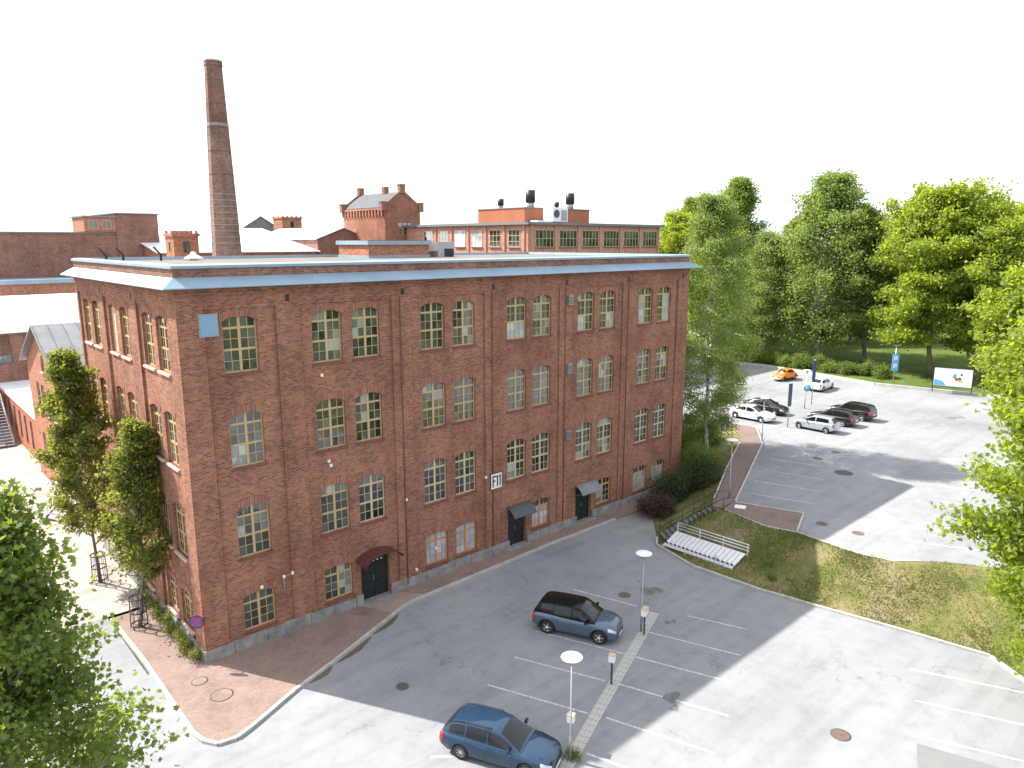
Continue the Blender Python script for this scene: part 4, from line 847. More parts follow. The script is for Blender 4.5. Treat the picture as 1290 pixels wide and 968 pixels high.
PT = [('birch',1048,218,92,0.3,'tallest birch with drooping boughs behind the parked cars'),('birch',968,292,90,2.,'pale birch standing behind the orange car'),('tall',934,224,97,1.,'tall narrow pointed tree behind the birch'),
      ('dark',1108,262,93,.5,'dark tree between the tallest birch and bright maple'),('maple',1195,262,90,2.2,'broad yellow green maple behind the pay sign'),('maple',1268,285,92,4.,'yellow green maple at the park edge towards the red building'),
      ('dark',1150,245,124,3.3,'dark crown rising behind the yellow maple'),('tall',880,250,118,2.5,'rounded tree rising above the wing roof end'),('maple',856,284,112,1.2,'low bright tree beside the wing roof'),
      ('dark',1000,275,112,4.4,'dark tree filling the gap between two birches'),('maple',903,300,92,.7,'low yellow green tree under the tall pointed one'),('dark',1235,272,116,5.,'dark tree behind the right maples'),('birch',1085,268,108,3.9,'birch half hidden behind the dark tree')]
PH = {'birch':24,'tall':25,'maple':20,'dark':21}
used = set()
for k, u, vt, X, rz, lab in PT:
    pr = protos[k]; o = pr if k not in used else copy_tree(pr); used.add(k); d_ = ray(u, vt); q = Vector(CAM + d_*(X-CAM[0])/d_[0]); zg = min(5.2, 2.3+max(0, X-84)*.05); sc = (q.z-zg)/PH[k]
    o.name = NAMES[k]; o.location = (q.x, q.y, zg); wx = {'birch':1.12,'tall':1.05,'maple':.98,'dark':1.0}[k]; o.scale = (sc*wx, sc*wx, sc); o.rotation_euler = (0,0,rz); o['label'] = lab; o['group'] = 'trees of the park'
# trees opposite the front, seen mirrored in the panes
for i in range(7):
    o = copy_tree(protos[['maple','tall','dark','birch'][i % 4]]); o.location = (-18+i*13+((i*37) % 5), -62-((i*53) % 9), 0); o.scale = (.8,)*3; o.rotation_euler = (0,0,i*1.3); o.name = 'street_tree'
    o['label'] = 'tree across the car park mirrored in the factory windows'; o['group'] = 'trees across the car park'
# shrubs
def shrub(name, loc, r, h, seed, mat, label, nl=5000, ls=.09, group=None, sx=1.):
    root = empty(name, loc, seed*.7, label, 'shrub', group); rs = np.random.RandomState(seed); mb = MB(); rnd = random.Random(seed); C = []
    for i in range(26):
        az = i*2.4; q = r*math.sqrt(rnd.random())*sx; e = Vector((math.cos(az)*q, math.sin(az)*q/sx, h*rnd.uniform(.35,1.)*(1-.4*(q/r/sx)**2))); mid = Vector((e.x*.4, e.y*.4, e.z*.6)); mb.tube([(0,0,0), mid, e], [.02,.013,.005], 4, cap=False)
        for t in (.35,.6,.8,1): C.append(tuple(mid.lerp(e, t)))
    mb.build('stems', BARK, root, fix=False); P = np.array(C); pos = P[rs.randint(0, len(P), nl)]+rs.randn(nl,3)*r*.2; pos[:,2] = np.abs(pos[:,2])
    leaves_mesh('foliage', pos, rs, ls, mat, root, 'diamond'); return root
for i, (x, y, z, r, h, m, lab) in enumerate([(34.2,-2.0,.4,1.6,1.9,L_SHRUB,'round dark green shrub beside the last ground-floor window'),(36.6,-2.8,1.0,1.7,2.0,L_SHRUB,'dark green shrub next to the paved path'),(31.0,-2.7,.15,1.25,1.5,L_RED,'reddish brown twiggy shrub at the stair foot'),
      (38.8,-1.0,1.1,1.8,2.6,L_DARK,'dark shrub in shade of the factory end'),(41.5,2.8,1.1,2.0,3.0,L_DARK,'tall dark shrub behind the birch trunk'),(39.5,4.5,1.1,2.2,3.6,L_DARK,'dark bush against the far end wall'),(45.5,3.0,1.4,1.8,2.2,L_SHRUB,'green shrub between birch and shelter')]):
    shrub('shrub', (x,y,z), r, h, 40+i, m, lab, 6500, .11)
for i in range(9):
    x, y = 85.8+.4*math.sin(i*2.), 3.2+i*2.1; shrub('hedge_shrub', (x,y,2.35), 1.35, 1.7+.4*math.sin(i*1.7), 60+i, L_MAPLE if i > 2 else L_DARK, 'rounded hedge shrub along the park edge behind the cars', 3000, .16, 'hedge along the park edge')
for i in range(6): shrub('bank_plant', (26.5+.35*i % 1.2+.6,-10.5-i*.9+.4,.25), .35, .35, 80+i, L_MAPLE, 'low green weed clump near the lower kerb', 350, .08, 'weeds on the bank')
for i in range(9): shrub('wall_ivy', (-.25-.12*(i % 2), .5+i*1.05, .1), .42, .85, 90+i, L_OLIVE, 'dry yellow green weed against the gable plinth', 700, .07, 'weeds along the gable wall')

# ================================================================== STREET FURNITURE
def lamp(loc, h, label, group='disc lamps of the car parks'):
    o = empty('street_lamp', loc, 0, label, 'street lamp', group); m2 = MB(); m2.lathe([(.06,0),(.06,1.0),(.04,1.05),(.028,h-.3)], n=12); m2.build('pole', STEEL, o)
    m2 = MB(); m2.lathe([(.05,h-.35),(.12,h-.3),(.12,h-.12),(.05,h-.08)], n=14); m2.build('lamp_holder', STEEL, o)
    m2 = MB(); m2.lathe([(.0,h-.1),(.38,h-.075),(.41,h-.055),(.38,h-.035),(.0,h)], n=28); m2.build('lamp_disc', WHITE, o)
lamp((7.95,-15.85,0), 4.4, 'disc lamp post by the dark blue estate car'); lamp((17.45,-11.85,0), 4.3, 'disc lamp post by the grey crossover car')
lamp((33.0,-7.25,ZU), 4.3, 'disc lamp post on the red path beside the birch'); lamp((63.6,2.4,ZU), 4.2, 'disc lamp post behind the row of black cars'); lamp((47.9,-1.4,ZU), 4.1, 'disc lamp post at the path end near white car')
def heater(loc, label, n=1):
    o = empty('heater_post', loc, R(22), label, 'power post', 'car heater posts'); m2 = MB(); m2.box(-.04,-.04,0,.04,.04,1.12); m2.build('post', DARKG, o)
    for k in range(n): m2 = MB(); x = (k-(n-1)/2)*.26; m2.box(x-.12,-.13,1.121,x+.12,.13,1.43); b = m2.build('socket_box', WHITE, o); m2 = MB(); m2.box(x-.135,-.145,1.431,x+.135,.145,1.46); m2.build('lid', CREAML, b)
heater((12.88,-13.74,0), 'heater post with one box between two lamps'); heater((8.5,-15.35,0), 'heater post with one box beside the near lamp pole'); heater((17.3,-12.15,0), 'heater post with paired boxes by the crossover', 2)
shrub('weed_clump', (8.15,-15.8,0), .35, .22, 99, L_OLIVE, 'weeds growing round the foot of the lamp pole', 500, .06)
# no-stopping sign on the corner
ns = empty('no_stopping_sign', (-.3,-.02,2.3), 0, 'round blue no-stopping sign with red ring at the corner', 'sign')
def rsign(o, r):
    d = Vector((-.62,-.78,0)).normalized(); rot = d.to_track_quat('-Y','Z').to_matrix().to_4x4()
    def add(mb, name, m): q = mb.build(name, m, o); q.matrix_local = rot
    m2 = MB(); m2.lathe([(r,-.0),(r,.02),(0,.02)], n=28, axis='y'); m2.lathe([(0,0),(r,0)], n=28, axis='y'); add(m2, 'plate', RED)
    m2 = MB(); m2.lathe([(r*.82,-.008),(r*.82,-.001)], n=28, axis='y'); add(m2, 'face', BLUE)
    for k, s in enumerate((-1, 1)): m2 = MB(); m2.obox((0,-.012-.003*k,0), (.6*r*s,0,.6*r), (0,.002,0), (.085*r,0,-.085*r*s)); add(m2, 'cross_bar', RED)
rsign(ns, .34); m2 = MB(); m2.bar((0,.06,0),(.38,.06,.0),.04); m2.build('bracket', STEEL, ns)
# steps with handrails from lower to upper level
sa, sb = Vector((27.9,-5.5,.05)), Vector((31.0,-7.75,ZU)); dd = (sb-sa); dh = Vector((dd.x,dd.y,0)); n = 12; sd = Vector((-dh.y,dh.x,0)).normalized()
st = empty('stone_stairs', sa, 0, 'dark stone steps with black handrails climbing the bank', 'stairs')
for k in range(n):
    m2 = MB(); c = dh*(k+.5)/n; zt_ = dd.z*(k+1)/n; m2.obox((c.x,c.y,zt_-.25), dh/n*.52, sd*.62, (0,0,.25)); m2.build('step', pbr('step_stone', (.16,.165,.17), .85, 0, .25, 3) if k == 0 else bpy.data.materials['step_stone'], st)
for s in (-1, 1):
    m2 = MB(); a = sd*.66*s; m2.tube([a+Vector((0,0,.95)), a+dd+Vector((0,0,.95)), a+dd+dh.normalized()*.7+Vector((0,0,.95))], .022, 6); m2.tube([a+Vector((0,0,.5)), a+dd+Vector((0,0,.5))], .014, 6); m2.build('handrail', BLACKM, st)
    for k in range(6): m2 = MB(); q = a+dd*k/5; m2.tube([q-Vector((0,0,.3)), q+Vector((0,0,.95))], .02, 6); m2.build('rail_post', BLACKM, st)
m2 = MB(); m2.box(-.3,-.35,0,.3,.35,.05); o = m2.build('stone_slab', WHITE); o.location = (32.0,-8.7,ZU+.075); o.rotation_euler = (0,0,.4); tag(o, 'white slab lying at the top of the steps', 'slab')
# bicycle rack on the bank
A0, A1, B1, B0 = Vector((26.6,-6.5,.3)), Vector((26.75,-11.4,.3)), Vector((27.75,-11.7,1.05)), Vector((27.6,-6.8,1.05))
bk = empty('bicycle_rack', A0, 0, 'long pale metal bicycle rack with slotted bed and rails on the bank', 'bicycle rack'); ax = (A1-A0); up_ = (B0-A0); nb = 16
for k in range(nb):
    a = ax*(k+.04)/nb; b = ax*(k+.93)/nb; nrm = ax.cross(up_).normalized(); nrm = nrm if nrm.z > 0 else -nrm
    m2 = MB(); m2.obox((a+b)/2+up_*.5, (b-a)/2, up_*.48, nrm*.015); m2.build('slat', ALU, bk)
    m2 = MB(); m2.obox((a+b)/2+up_*.16+nrm*.06, (b-a)*.28, up_*.03, nrm*.06); m2.build('wheel_slot', DARKG, bk)
for t in (.02,.5,.97): m2 = MB(); m2.bar(up_*t-Vector((0,0,.04)), ax+up_*t-Vector((0,0,.04)), .07, .05); m2.build('runner', ALU, bk)
for z in (.12,.32,.52): m2 = MB(); m2.tube([up_*1.05+Vector((.05,0,z)), ax*1.02+up_*1.05+Vector((.05,0,z))], .03, 8); m2.build('rail', ALU, bk)
for k in range(4): m2 = MB(); q = ax*k/3+up_*1.05; m2.bar(q+Vector((.05,0,-.9)), q+Vector((.05,0,.54)), .06); m2.build('support', ALU, bk); m2 = MB(); q = ax*k/3; m2.bar(q+Vector((0,0,-.5)), q, .06); m2.build('support', ALU, bk)
# billboard, pay sign, banners
bb = empty('billboard', (82.7,-3.7,2.2), R(-73), 'white billboard with colourful picture at the park edge', 'billboard')
for x in (0, 3.9): m2 = MB(); m2.box(x,-.05,0,x+.1,.05,3.0); m2.build('post', BLACKM, bb)
m2 = MB(); m2.box(.1,-.06,.75,3.9,-.0,2.85); bp = m2.build('board', WHITE, bb)
m2 = MB(); m2.add([(.15,-.064,.8),(1.4,-.064,.8),(1.0,-.064,1.3),(.15,-.064,1.5)], [(0,1,2,3)]); m2.build('print', SKYB, bp, fix=False)
rnd = random.Random(3)
for k, m in enumerate([pbr('print_orange', (.6,.18,.05)), pbr('print_green', (.15,.35,.1)), DARKG, RED, pbr('print_yellow', (.7,.5,.1)), pbr('print_teal', (.1,.4,.4))]*2):
    m2 = MB(); x, z, r_ = 2.55+rnd.uniform(-.6,.6), 1.75+rnd.uniform(-.5,.5), rnd.uniform(.1,.22); m2.add([(x+math.cos(t*1.05)*r_*rnd.uniform(.6,1.2), -.064-.001*k, z+math.sin(t*1.05)*r_*rnd.uniform(.6,1.2)) for t in range(6)], [(0,1,2,3,4,5)]); m2.build('print', m, bp, fix=False)
m2 = MB(); m2.box(.06,-.07,2.85,3.94,.02,2.93); m2.box(.06,-.07,.68,3.94,.02,.749); m2.build('frame', BLACKM, bb)
def panel_sign(loc, rz, h, w_, z0, z1, mat, label, name='parking_sign', arm=True, marks_=2):
    o = empty(name, loc, rz, label, 'sign'); m2 = MB(); m2.tube([(0,0,0),(0,0,h)], .05, 8); m2.build('pole', STEEL, o); m2 = MB(); m2.box(-w_/2,-.12,z0,w_/2,-.055,z1); p_ = m2.build('panel', mat, o)
    for k in range(marks_):
        zc = z1-(z1-z0)*(.25+.45*k); m2 = MB(); m2.box(-w_*.3,-.125,zc-.25,-w_*.12,-.121,zc+.25); m2.box(-w_*.12,-.125,zc+.1,w_*.25,-.121,zc+.25); m2.box(w_*.1,-.125,zc-.05,w_*.25,-.121,zc+.1); m2.box(-w_*.12,-.125,zc-.15,w_*.25,-.121,zc-.05); m2.build('mark', WHITE, p_)
    if arm: m2 = MB(); m2.box(-.35,-.06,h-.05,.35,.06,h); m2.build('lamp_arm', STEEL, o)
panel_sign((82.6,.6,2.2), R(-48), 5.0, .75, 1.9, 3.9, SKYB, 'tall light blue parking sign at the park edge')
panel_sign((54.7,-.3,ZU), R(-48), 4.4, .34, 2.1, 4.3, pbr('slate_blue', (.07,.09,.16), .5), 'narrow slate banner sign beside the silver hatchback', 'banner_sign', False, 0)
panel_sign((66.0,2.8,ZU), R(-48), 5.0, .34, 2.6, 4.9, pbr('navy', (.04,.07,.2), .5), 'narrow dark blue banner sign behind the white coupe', 'banner_sign', False, 0)
q = empty('round_sign', (63.45,2.2,4.3), R(-48), 'round light blue sign on the lamp post behind black cars', 'sign'); m2 = MB(); m2.lathe([(.0,-.02),(.38,-.02),(.38,.02),(0,.02)], n=20, axis='y'); m2.build('plate', SKYB, q); m2 = MB(); m2.box(-.12,-.03,-.2,-.04,-.021,.2); m2.box(-.04,-.03,.0,.14,-.021,.08); m2.box(-.04,-.03,.12,.14,-.021,.2); m2.box(.08,-.03,.08,.14,-.021,.12); m2.build('mark', WHITE, q)
# shelter beyond the factory end
sh = empty('canopy_shelter', (41.0,9.5,1.1), 0, 'dark flat canopy on posts beyond the factory end', 'shelter'); m2 = MB(); m2.box(-3.0,0,4.8,6.5,4,5.1); m2.build('roof', DARKG, sh)
for x, y in [(-2.6,.3),(2,.3),(6.1,.3),(6.1,3.7)]: m2 = MB(); m2.box(x-.08,y-.08,0,x+.08,y+.08,4.8); m2.build('post', BLACKM, sh)
# yard: steel stair, platform steps
def steel_stair(name, loc, rz, w_, rise, run, n, label):
    o = empty(name, loc, rz, label, 'stairs'); 
    for k in range(n): m2 = MB(); m2.box(0, run*k/n, rise*(k+1)/n-.04, w_, run*(k+1)/n-.03, rise*(k+1)/n); m2.build('tread', STEEL, o)
    for x in (0, w_):
        m2 = MB(); m2.bar((x,0,.05),(x,run,rise),.06,.22); m2.build('stringer', STEEL, o); m2 = MB(); m2.tube([(x,0,1.0),(x,run,rise+1.0),(x,run+1.5,rise+1.0)], .025, 6); m2.tube([(x,0,.55),(x,run,rise+.55)], .018, 6); m2.build('handrail', STEEL, o)
        for k in range(5): m2 = MB(); m2.tube([(x,run*k/4,rise*k/4),(x,run*k/4,rise*k/4+1)], .02, 6); m2.build('rail_post', STEEL, o)
    m2 = MB(); m2.box(0,run,rise-.08,w_,run+1.5,rise); m2.build('landing', STEEL, o)
    for x in (.05, w_-.05): m2 = MB(); m2.box(x-.05,run+1.4,-.1,x+.05,run+1.5,rise-.08); m2.build('support', STEEL, o)
steel_stair('steel_staircase', (-1.75,50.0,0), 0, 1.5, 4.2, 6.5, 18, 'long grey steel staircase beside the low workshop')
steel_stair('entrance_steps', (-2.0,26.2,0), R(-62), 1.5, .9, 1.5, 5, 'short steel entrance steps with handrails at the annex')
ac = empty('wall_unit', (-.3,29.6,0.6), 0, 'white condenser box on the annex wall', 'air unit'); m2 = MB(); m2.box(-.1,0,0,.38,.9,.8); m2.build('casing', WHITE, ac); m2 = MB(); m2.lathe([(.3,0),(.3,.02),(0,.02)], (0,0,0), 16); f_ = m2.build('fan', DARKG, ac); f_.rotation_euler = (0,-math.pi/2,0); f_.location = (-.1,.45,.4); m2 = MB(); m2.box(-.05,.1,-.6,.0,.15,0); m2.box(-.05,.75,-.6,0,.8,0); m2.build('legs', STEEL, ac)

# ================================================================== CARS
def curve(pts):
    xs = np.array([p[0] for p in pts], float); ys = np.array([p[1] for p in pts], float); h = np.diff(xs); d = np.diff(ys)/h; m = np.zeros(len(xs))
    for i in range(1, len(xs)-1): m[i] = 0 if d[i-1]*d[i] <= 0 else 2*d[i-1]*d[i]/(d[i-1]+d[i])
    m[0], m[-1] = d[0], d[-1]
    def f(x):
        x = min(max(x, xs[0]), xs[-1]); i = min(len(h)-1, int(np.searchsorted(xs, x, 'right')-1)); t = (x-xs[i])/h[i]
        return (2*t**3-3*t*t+1)*ys[i]+(t**3-2*t*t+t)*h[i]*m[i]+(-2*t**3+3*t*t)*ys[i+1]+(t**3-t*t)*h[i]*m[i+1]
    return f
def patch(S, u0, u1, v0, v1, nu, nv, off, name, mat, parent, sgn=1, edge=.018):
    g = [[Vector(S(u0+(u1-u0)*i/nu, v0+(v1-v0)*j/nv)) for j in range(nv+1)] for i in range(nu+1)]; V = []
    ctr = Vector((0,0,.7)); F = []
    for i in range(nu+1):
        for j in range(nv+1):
            a = g[min(i+1,nu)][j]-g[max(i-1,0)][j]; b = g[i][min(j+1,nv)]-g[i][max(j-1,0)]; n_ = a.cross(b)
            n_ = n_.normalized() if n_.length > 1e-9 else Vector((0,0,1)); p = g[i][j]
            if n_.dot(Vector((p.x*.25, p.y, p.z-.7))) < 0: n_ = -n_
            V.append(p+n_*off)
    for i in range(nu):
        for j in range(nv): F.append((i*(nv+1)+j, (i+1)*(nv+1)+j, (i+1)*(nv+1)+j+1, i*(nv+1)+j+1))
    mb = MB(); mb.add(V, F, 0, True); o = mb.build(name, mat, parent, fix=False)
    c = Vector((0,0,.7)); s = sum(p.normal.dot(Vector((p.center.x*.25, p.center.y, p.center.z-.7)))*p.area for p in o.data.polygons)
    if s < 0: o.data.flip_normals()
    return o
def wheel(root, x, y, r, s, spokes=5, rimm=None):
    wo_ = empty_child('wheel', root, (x, y, r)); m2 = MB(); wd = .21
    m2.lathe([(r*.62,-wd/2),(r*.93,-wd/2),(r,-wd/2+.03),(r,wd/2-.03),(r*.93,wd/2),(r*.62,wd/2)], n=28, axis='y', cap=False); m2.build('tyre', TYRE, wo_)
    m2 = MB(); yo = s*(wd/2-.03); m2.lathe([(r*.58,yo),(r*.66,yo),(r*.66,yo+s*.015),(r*.58,yo+s*.015),(r*.58,yo)], n=28, axis='y', cap=False)
    for k in range(spokes):
        a = 2*math.pi*k/spokes; dv = Vector((math.cos(a),0,math.sin(a))); m2.bar(dv*.03+Vector((0,yo,0)), dv*r*.62+Vector((0,yo-s*.01,0)), r*.17 if spokes < 8 else r*.1, .03, 0, (0,1,0))
    m2.lathe([(r*.17,yo-.02),(r*.17,yo+s*.02),(0,yo+s*.025)], n=14, axis='y'); m2.build('rim', rimm or RIM, wo_)
    m2 = MB(); m2.lathe([(r*.62,yo-s*.05),(0,yo-s*.05)], n=20, axis='y'); m2.build('brake_disc', DARKG, wo_)
def empty_child(name, parent, loc):
    o = bpy.data.objects.new(name, None); o.empty_display_size = .1; link(o, parent); o.location = loc; return o
def car(name, loc, heading, label, sp, paint, group=None, roofmat=None, clad=None, spokes=5):
    """sp: top, bot, hw (body), roof, rhw (greenhouse), wb, r, wins; x forward"""
    root = empty(name, loc, heading, label, 'car', group); top, bot, hw = curve(sp['top']), curve(sp['bot']), curve(sp['hw']); x0, x1 = sp['top'][0][0], sp['top'][-1][0]
    def sec(x):
        zt, zb, h = top(x), bot(x), hw(x); H = zt-zb
        return [(0,zb),(h*.82,zb),(h*.95,zb+.05),(h*.985,zb+H*.28),(h,zb+H*.52),(h*.985,zb+H*.74),(h*.945,zb+H*.90),(h*.86,zt-.012),(h*.5,zt+.018),(0,zt+.03)]
    K = 10; xs = sorted(set(list(np.linspace(x0, x1, 34))+[x0+.03,x0+.1,x1-.03,x1-.1])); mb = MB(); V = []
    for x in xs:
        s_ = sec(x); V += [(x,y,z) for y, z in s_]+[(x,-y,z) for y, z in s_[-2:0:-1]]
    m_ = 2*K-2; F = [(i*m_+k, i*m_+(k+1) % m_, (i+1)*m_+(k+1) % m_, (i+1)*m_+k) for i in range(len(xs)-1) for k in range(m_)]
    F.append(tuple(range(m_-1,-1,-1))); F.append(tuple((len(xs)-1)*m_+k for k in range(m_))); mb.add(V, F, 0, True); body = mb.build('body', [paint, PLASTIC], root)
    cut = MB(); r = sp['r']
    for xw in (-sp['wb']/2+sp.get('dx',0), sp['wb']/2+sp.get('dx',0)):
        for s in (-1, 1): cut.lathe([(r*1.13, s*.42),(r*1.13, s*1.3)], (xw,0,r*1.02), 24, 1, 'y', False)
    co = cut.build('cutter', [paint, PLASTIC]); md = body.modifiers.new('b', 'BOOLEAN'); md.object = co; md.operation = 'DIFFERENCE'; md.solver = 'EXACT'
    root_rot = (root.location.copy(), root.rotation_euler.copy()); root.location = (0,0,0); root.rotation_euler = (0,0,0)
    bpy.context.view_layer.update(); ev = body.evaluated_get(bpy.context.evaluated_depsgraph_get()); nm = bpy.data.meshes.new_from_object(ev); body.modifiers.clear(); body.data = nm
    nm.polygons.foreach_set('use_smooth', [True]*len(nm.polygons))
    try: nm.set_sharp_from_angle(angle=R(38))
    except Exception: pass
    bpy.data.objects.remove(co); root.location, root.rotation_euler = root_rot
    # greenhouse
    roof, rhw = curve(sp['roof']), curve(sp['rhw']); g0, g1 = sp['roof'][0][0], sp['roof'][-1][0]
    def S(x, q, s=1):          # q 0..1 side, 1..2 roof edge to centre
        yb, zb = hw(x)*.9, top(x)-.05; zr = max(roof(x), zb+.02); yr = min(rhw(x), yb)
        if q <= 1: return (x, s*(yb+(yr-yb)*q**1.25), zb+(zr-.035-zb)*q)
        t = q-1; return (x, s*yr*(1-t), zr-.035+(.035+sp.get('crown',.04))*(1-(1-t)**2.2))
    gx = np.linspace(g0, g1, 44); qs_ = [0,.25,.5,.75,.93,1,1.06,1.2,1.5,2]; V = []; k_ = len(qs_)
    for x in gx: V += [S(x,q) for q in qs_]+[S(x,q,-1) for q in qs_[-2::-1]]
    m_ = 2*k_-1; F = [(i*m_+k, i*m_+k+1, (i+1)*m_+k+1, (i+1)*m_+k) for i in range(len(gx)-1) for k in range(m_-1)]+[tuple(range(m_)), tuple((len(gx)-1)*m_+k for k in range(m_-1,-1,-1))]
    mb = MB(); mb.add(V, F, 0, True); gh = mb.build('cabin', roofmat or paint, root)
    try: gh.data.set_sharp_from_angle(angle=R(45))
    except Exception: pass
    Sf = lambda x, w_: S(x, 2-abs(w_), 1 if w_ >= 0 else -1)
    a, b = sp['ws']; patch(Sf, a, b, -.93, .93, 6, 10, .008, 'windscreen', CGLASS, root)
    a, b = sp['rw']; patch(Sf, a, b, -.86, .86, 5, 10, .008, 'rear_window', CGLASS, root)
    for s in (1, -1):
        for (a, b, q0, q1) in sp['wins']: patch(lambda x, q: S(x, q, s), a, b, q0, q1, 8, 4, .007, 'side_window', CGLASS, root)
    def B(x, t, s):            # body side surface, t 0..1 from sill to shoulder
        s_ = sec(x); q = 1+t*6; i = min(8, int(q)); f_ = q-i; y = s_[i][0]+(s_[i+1][0]-s_[i][0])*f_; z = s_[i][1]+(s_[i+1][1]-s_[i][1])*f_; return (x, s*y, z)
    L0, L1 = x0, x1; wbx = sp['wb']/2; dx = sp.get('dx', 0)
    for s in (1, -1):
        patch(lambda x, t: B(x,t,s), L1-.42, L1-.05, *sp.get('hl', (.66,.86)), 6, 3, .008, 'headlight', LAMPG, root); patch(lambda x, t: B(x,t,s), L0+.03, L0+.2, *sp.get('tl', (.55,.97)), 4, 5, .008, 'tail_light', TAIL, root)
        for xd in sp.get('seams', (-.95,.0,.95)):
            patch(lambda x, t: B(x,t,s), xd-.008, xd+.008, .12, 1.0, 1, 8, .004, 'door_seam', PLASTIC, root)
        for xd in sp.get('handles', (-.75,.2)): m2 = MB(); p_ = B(xd,.72,s); m2.box(xd-.1,p_[1]-.012,p_[2]-.015,xd+.1,p_[1]+.03*s,p_[2]+.015); m2.build('door_handle', paint, root)
        patch(lambda x, t: B(x,t,s), -wbx+dx+r*1.15, wbx+dx-r*1.15, .0, .22 if clad else .1, 8, 2, .006, 'sill_trim', PLASTIC, root)
        m2 = MB(); xm = sp['ws'][1]-.32 if sp['ws'][1] > sp['ws'][0] else sp['ws'][0]-.3; xm = sp.get('mx', .75); y_ = s*(hw(xm)*.93); z_ = top(xm)+.06; m2.bar((xm,y_,z_-.03),(xm,y_+s*.12,z_),.04); m2.obox((xm,y_+s*.17,z_+.03), (.05,0,0), (0,.10*1,0), (0,0,.065)); m2.build('mirror', roofmat or paint, root)
        for xw in (-wbx+dx, wbx+dx):
            wheel(root, xw, s*(hw(xw)-.115), r, s, spokes)
            if clad:
                m2 = MB(); V = []
                for i in range(17):
                    t = -.15+(math.pi+.3)*i/16
                    for rr2, yy in ((r*1.10, hw(xw)-.06), (r*1.11, hw(xw)+.012), (r*1.25, hw(xw)+.008), (r*1.27, hw(xw)-.04)): V.append((xw+math.cos(t)*rr2, s*yy, r*1.02+math.sin(t)*rr2))
                m2.add(V, [(i*4+j, (i+1)*4+j, (i+1)*4+j+1, i*4+j+1) for i in range(16) for j in range(3)], 0, True); m2.build('arch_trim', PLASTIC, root)
    def nose(x, t): s_ = sec(x); return s_
    zf = (bot(L1)+top(L1))/2; hf = hw(L1); m2 = MB(); m2.box(L1-.06,-hf*.62,zf-.1,L1+.012,hf*.62,zf+.06); m2.build('grille', PLASTIC, root)
    m2 = MB(); m2.box(L1-.25,-hf*.95,bot(L1)-.02,L1+.006,hf*.95,bot(L1)+.1); m2.build('front_bumper', PLASTIC if clad else paint, root); m2 = MB(); m2.box(L1+.012,-.26,zf-.16,L1+.024,.26,zf-.05); m2.build('number_plate', PLATE, root)
    hb = hw(L0); m2 = MB(); m2.box(L0-.006,-hb*.97,bot(L0)-.03,L0+.25,hb*.97,bot(L0)+.13); m2.build('rear_bumper', PLASTIC if clad else paint, root); m2 = MB(); m2.box(L0-.02,-.26,bot(L0)+.2,L0-.004,.26,bot(L0)+.31); m2.build('number_plate', PLATE, root)
    m2 = MB(); m2.box(x0+.4,-.55,bot(0)-.06,x1-.4,.55,bot(0)+.1); m2.build('underbody', PLASTIC, root)
    if sp.get('rails'):
        for s in (1, -1): m2 = MB(); m2.tube([Vector(S(x,1.04,s))+Vector((0,0,.05)) for x in np.linspace(*sp['rails'], 8)], .018, 6); m2.build('roof_rail', sp.get('railm', PLASTIC), root)
    return root
HWs = lambda L, W, r0, f0: [(-L/2,W*r0),(-L/2+.06,W*(r0+.05)),(-L/2+.22,W*.465),(-L/2+.7,W*.495),(-.2,W*.5),(L/2-1.0,W*.495),(L/2-.45,W*.465),(L/2-.16,W*.405),(L/2-.04,W*f0+.04),(L/2,W*f0-.02)]
def BOT(L, z=.22): return [(-L/2,.42),(-L/2+.15,.34),(-L/2+.5,z),(L/2-.5,z),(L/2-.15,.28),(L/2,.36)]
SUV = dict(top=[(-2.2,.80),(-2.15,.93),(-2.02,1.07),(-1.5,1.10),(-.4,1.04),(.9,1.02),(1.3,1.03),(1.85,.95),(2.08,.84),(2.18,.72),(2.2,.6)], bot=BOT(4.4,.25), hw=HWs(4.4,1.86,.41,.33),
   roof=[(-2.12,1.09),(-2.0,1.30),(-1.82,1.52),(-1.5,1.60),(-.8,1.635),(-.1,1.64),(.25,1.60),(.5,1.49),(.85,1.24),(1.12,1.05)], rhw=[(-2.12,.78),(-1.8,.68),(-1.2,.66),(0,.66),(.3,.66),(1.12,.80)],
   wb=2.70, r=.365, ws=(.34,1.02), rw=(-2.08,-1.84), wins=[(-1.72,-1.08,.42,.9),(-1.02,-.12,.18,.9),(-.04,.72,.16,.88)], seams=(-1.05,-.08,.92), handles=(-.85,.12), mx=.72, hl=(.62,.84), tl=(.45,1.0), crown=.03)
WAG = dict(top=[(-2.31,.72),(-2.27,.86),(-2.1,.96),(-1.2,.965),(.0,.93),(.85,.915),(1.3,.90),(1.9,.80),(2.17,.70),(2.28,.6),(2.31,.5)], bot=BOT(4.62,.20), hw=HWs(4.62,1.77,.40,.30),
   roof=[(-2.2,.97),(-2.05,1.14),(-1.78,1.36),(-1.4,1.45),(-.7,1.485),(-.1,1.475),(.2,1.42),(.6,1.22),(1.12,.93)], rhw=[(-2.2,.70),(-1.8,.60),(-1,.61),(0,.60),(.3,.61),(1.12,.77)],
   wb=2.675, r=.318, ws=(.24,1.04), rw=(-2.16,-1.84), wins=[(-1.86,-1.22,.2,.86),(-1.14,-.3,.14,.88),(-.22,.72,.12,.86)], seams=(-1.1,-.26,.78), handles=(-.95,-.05), mx=.66, hl=(.60,.86), tl=(.4,1.0), rails=(-1.8,-.1), crown=.035)
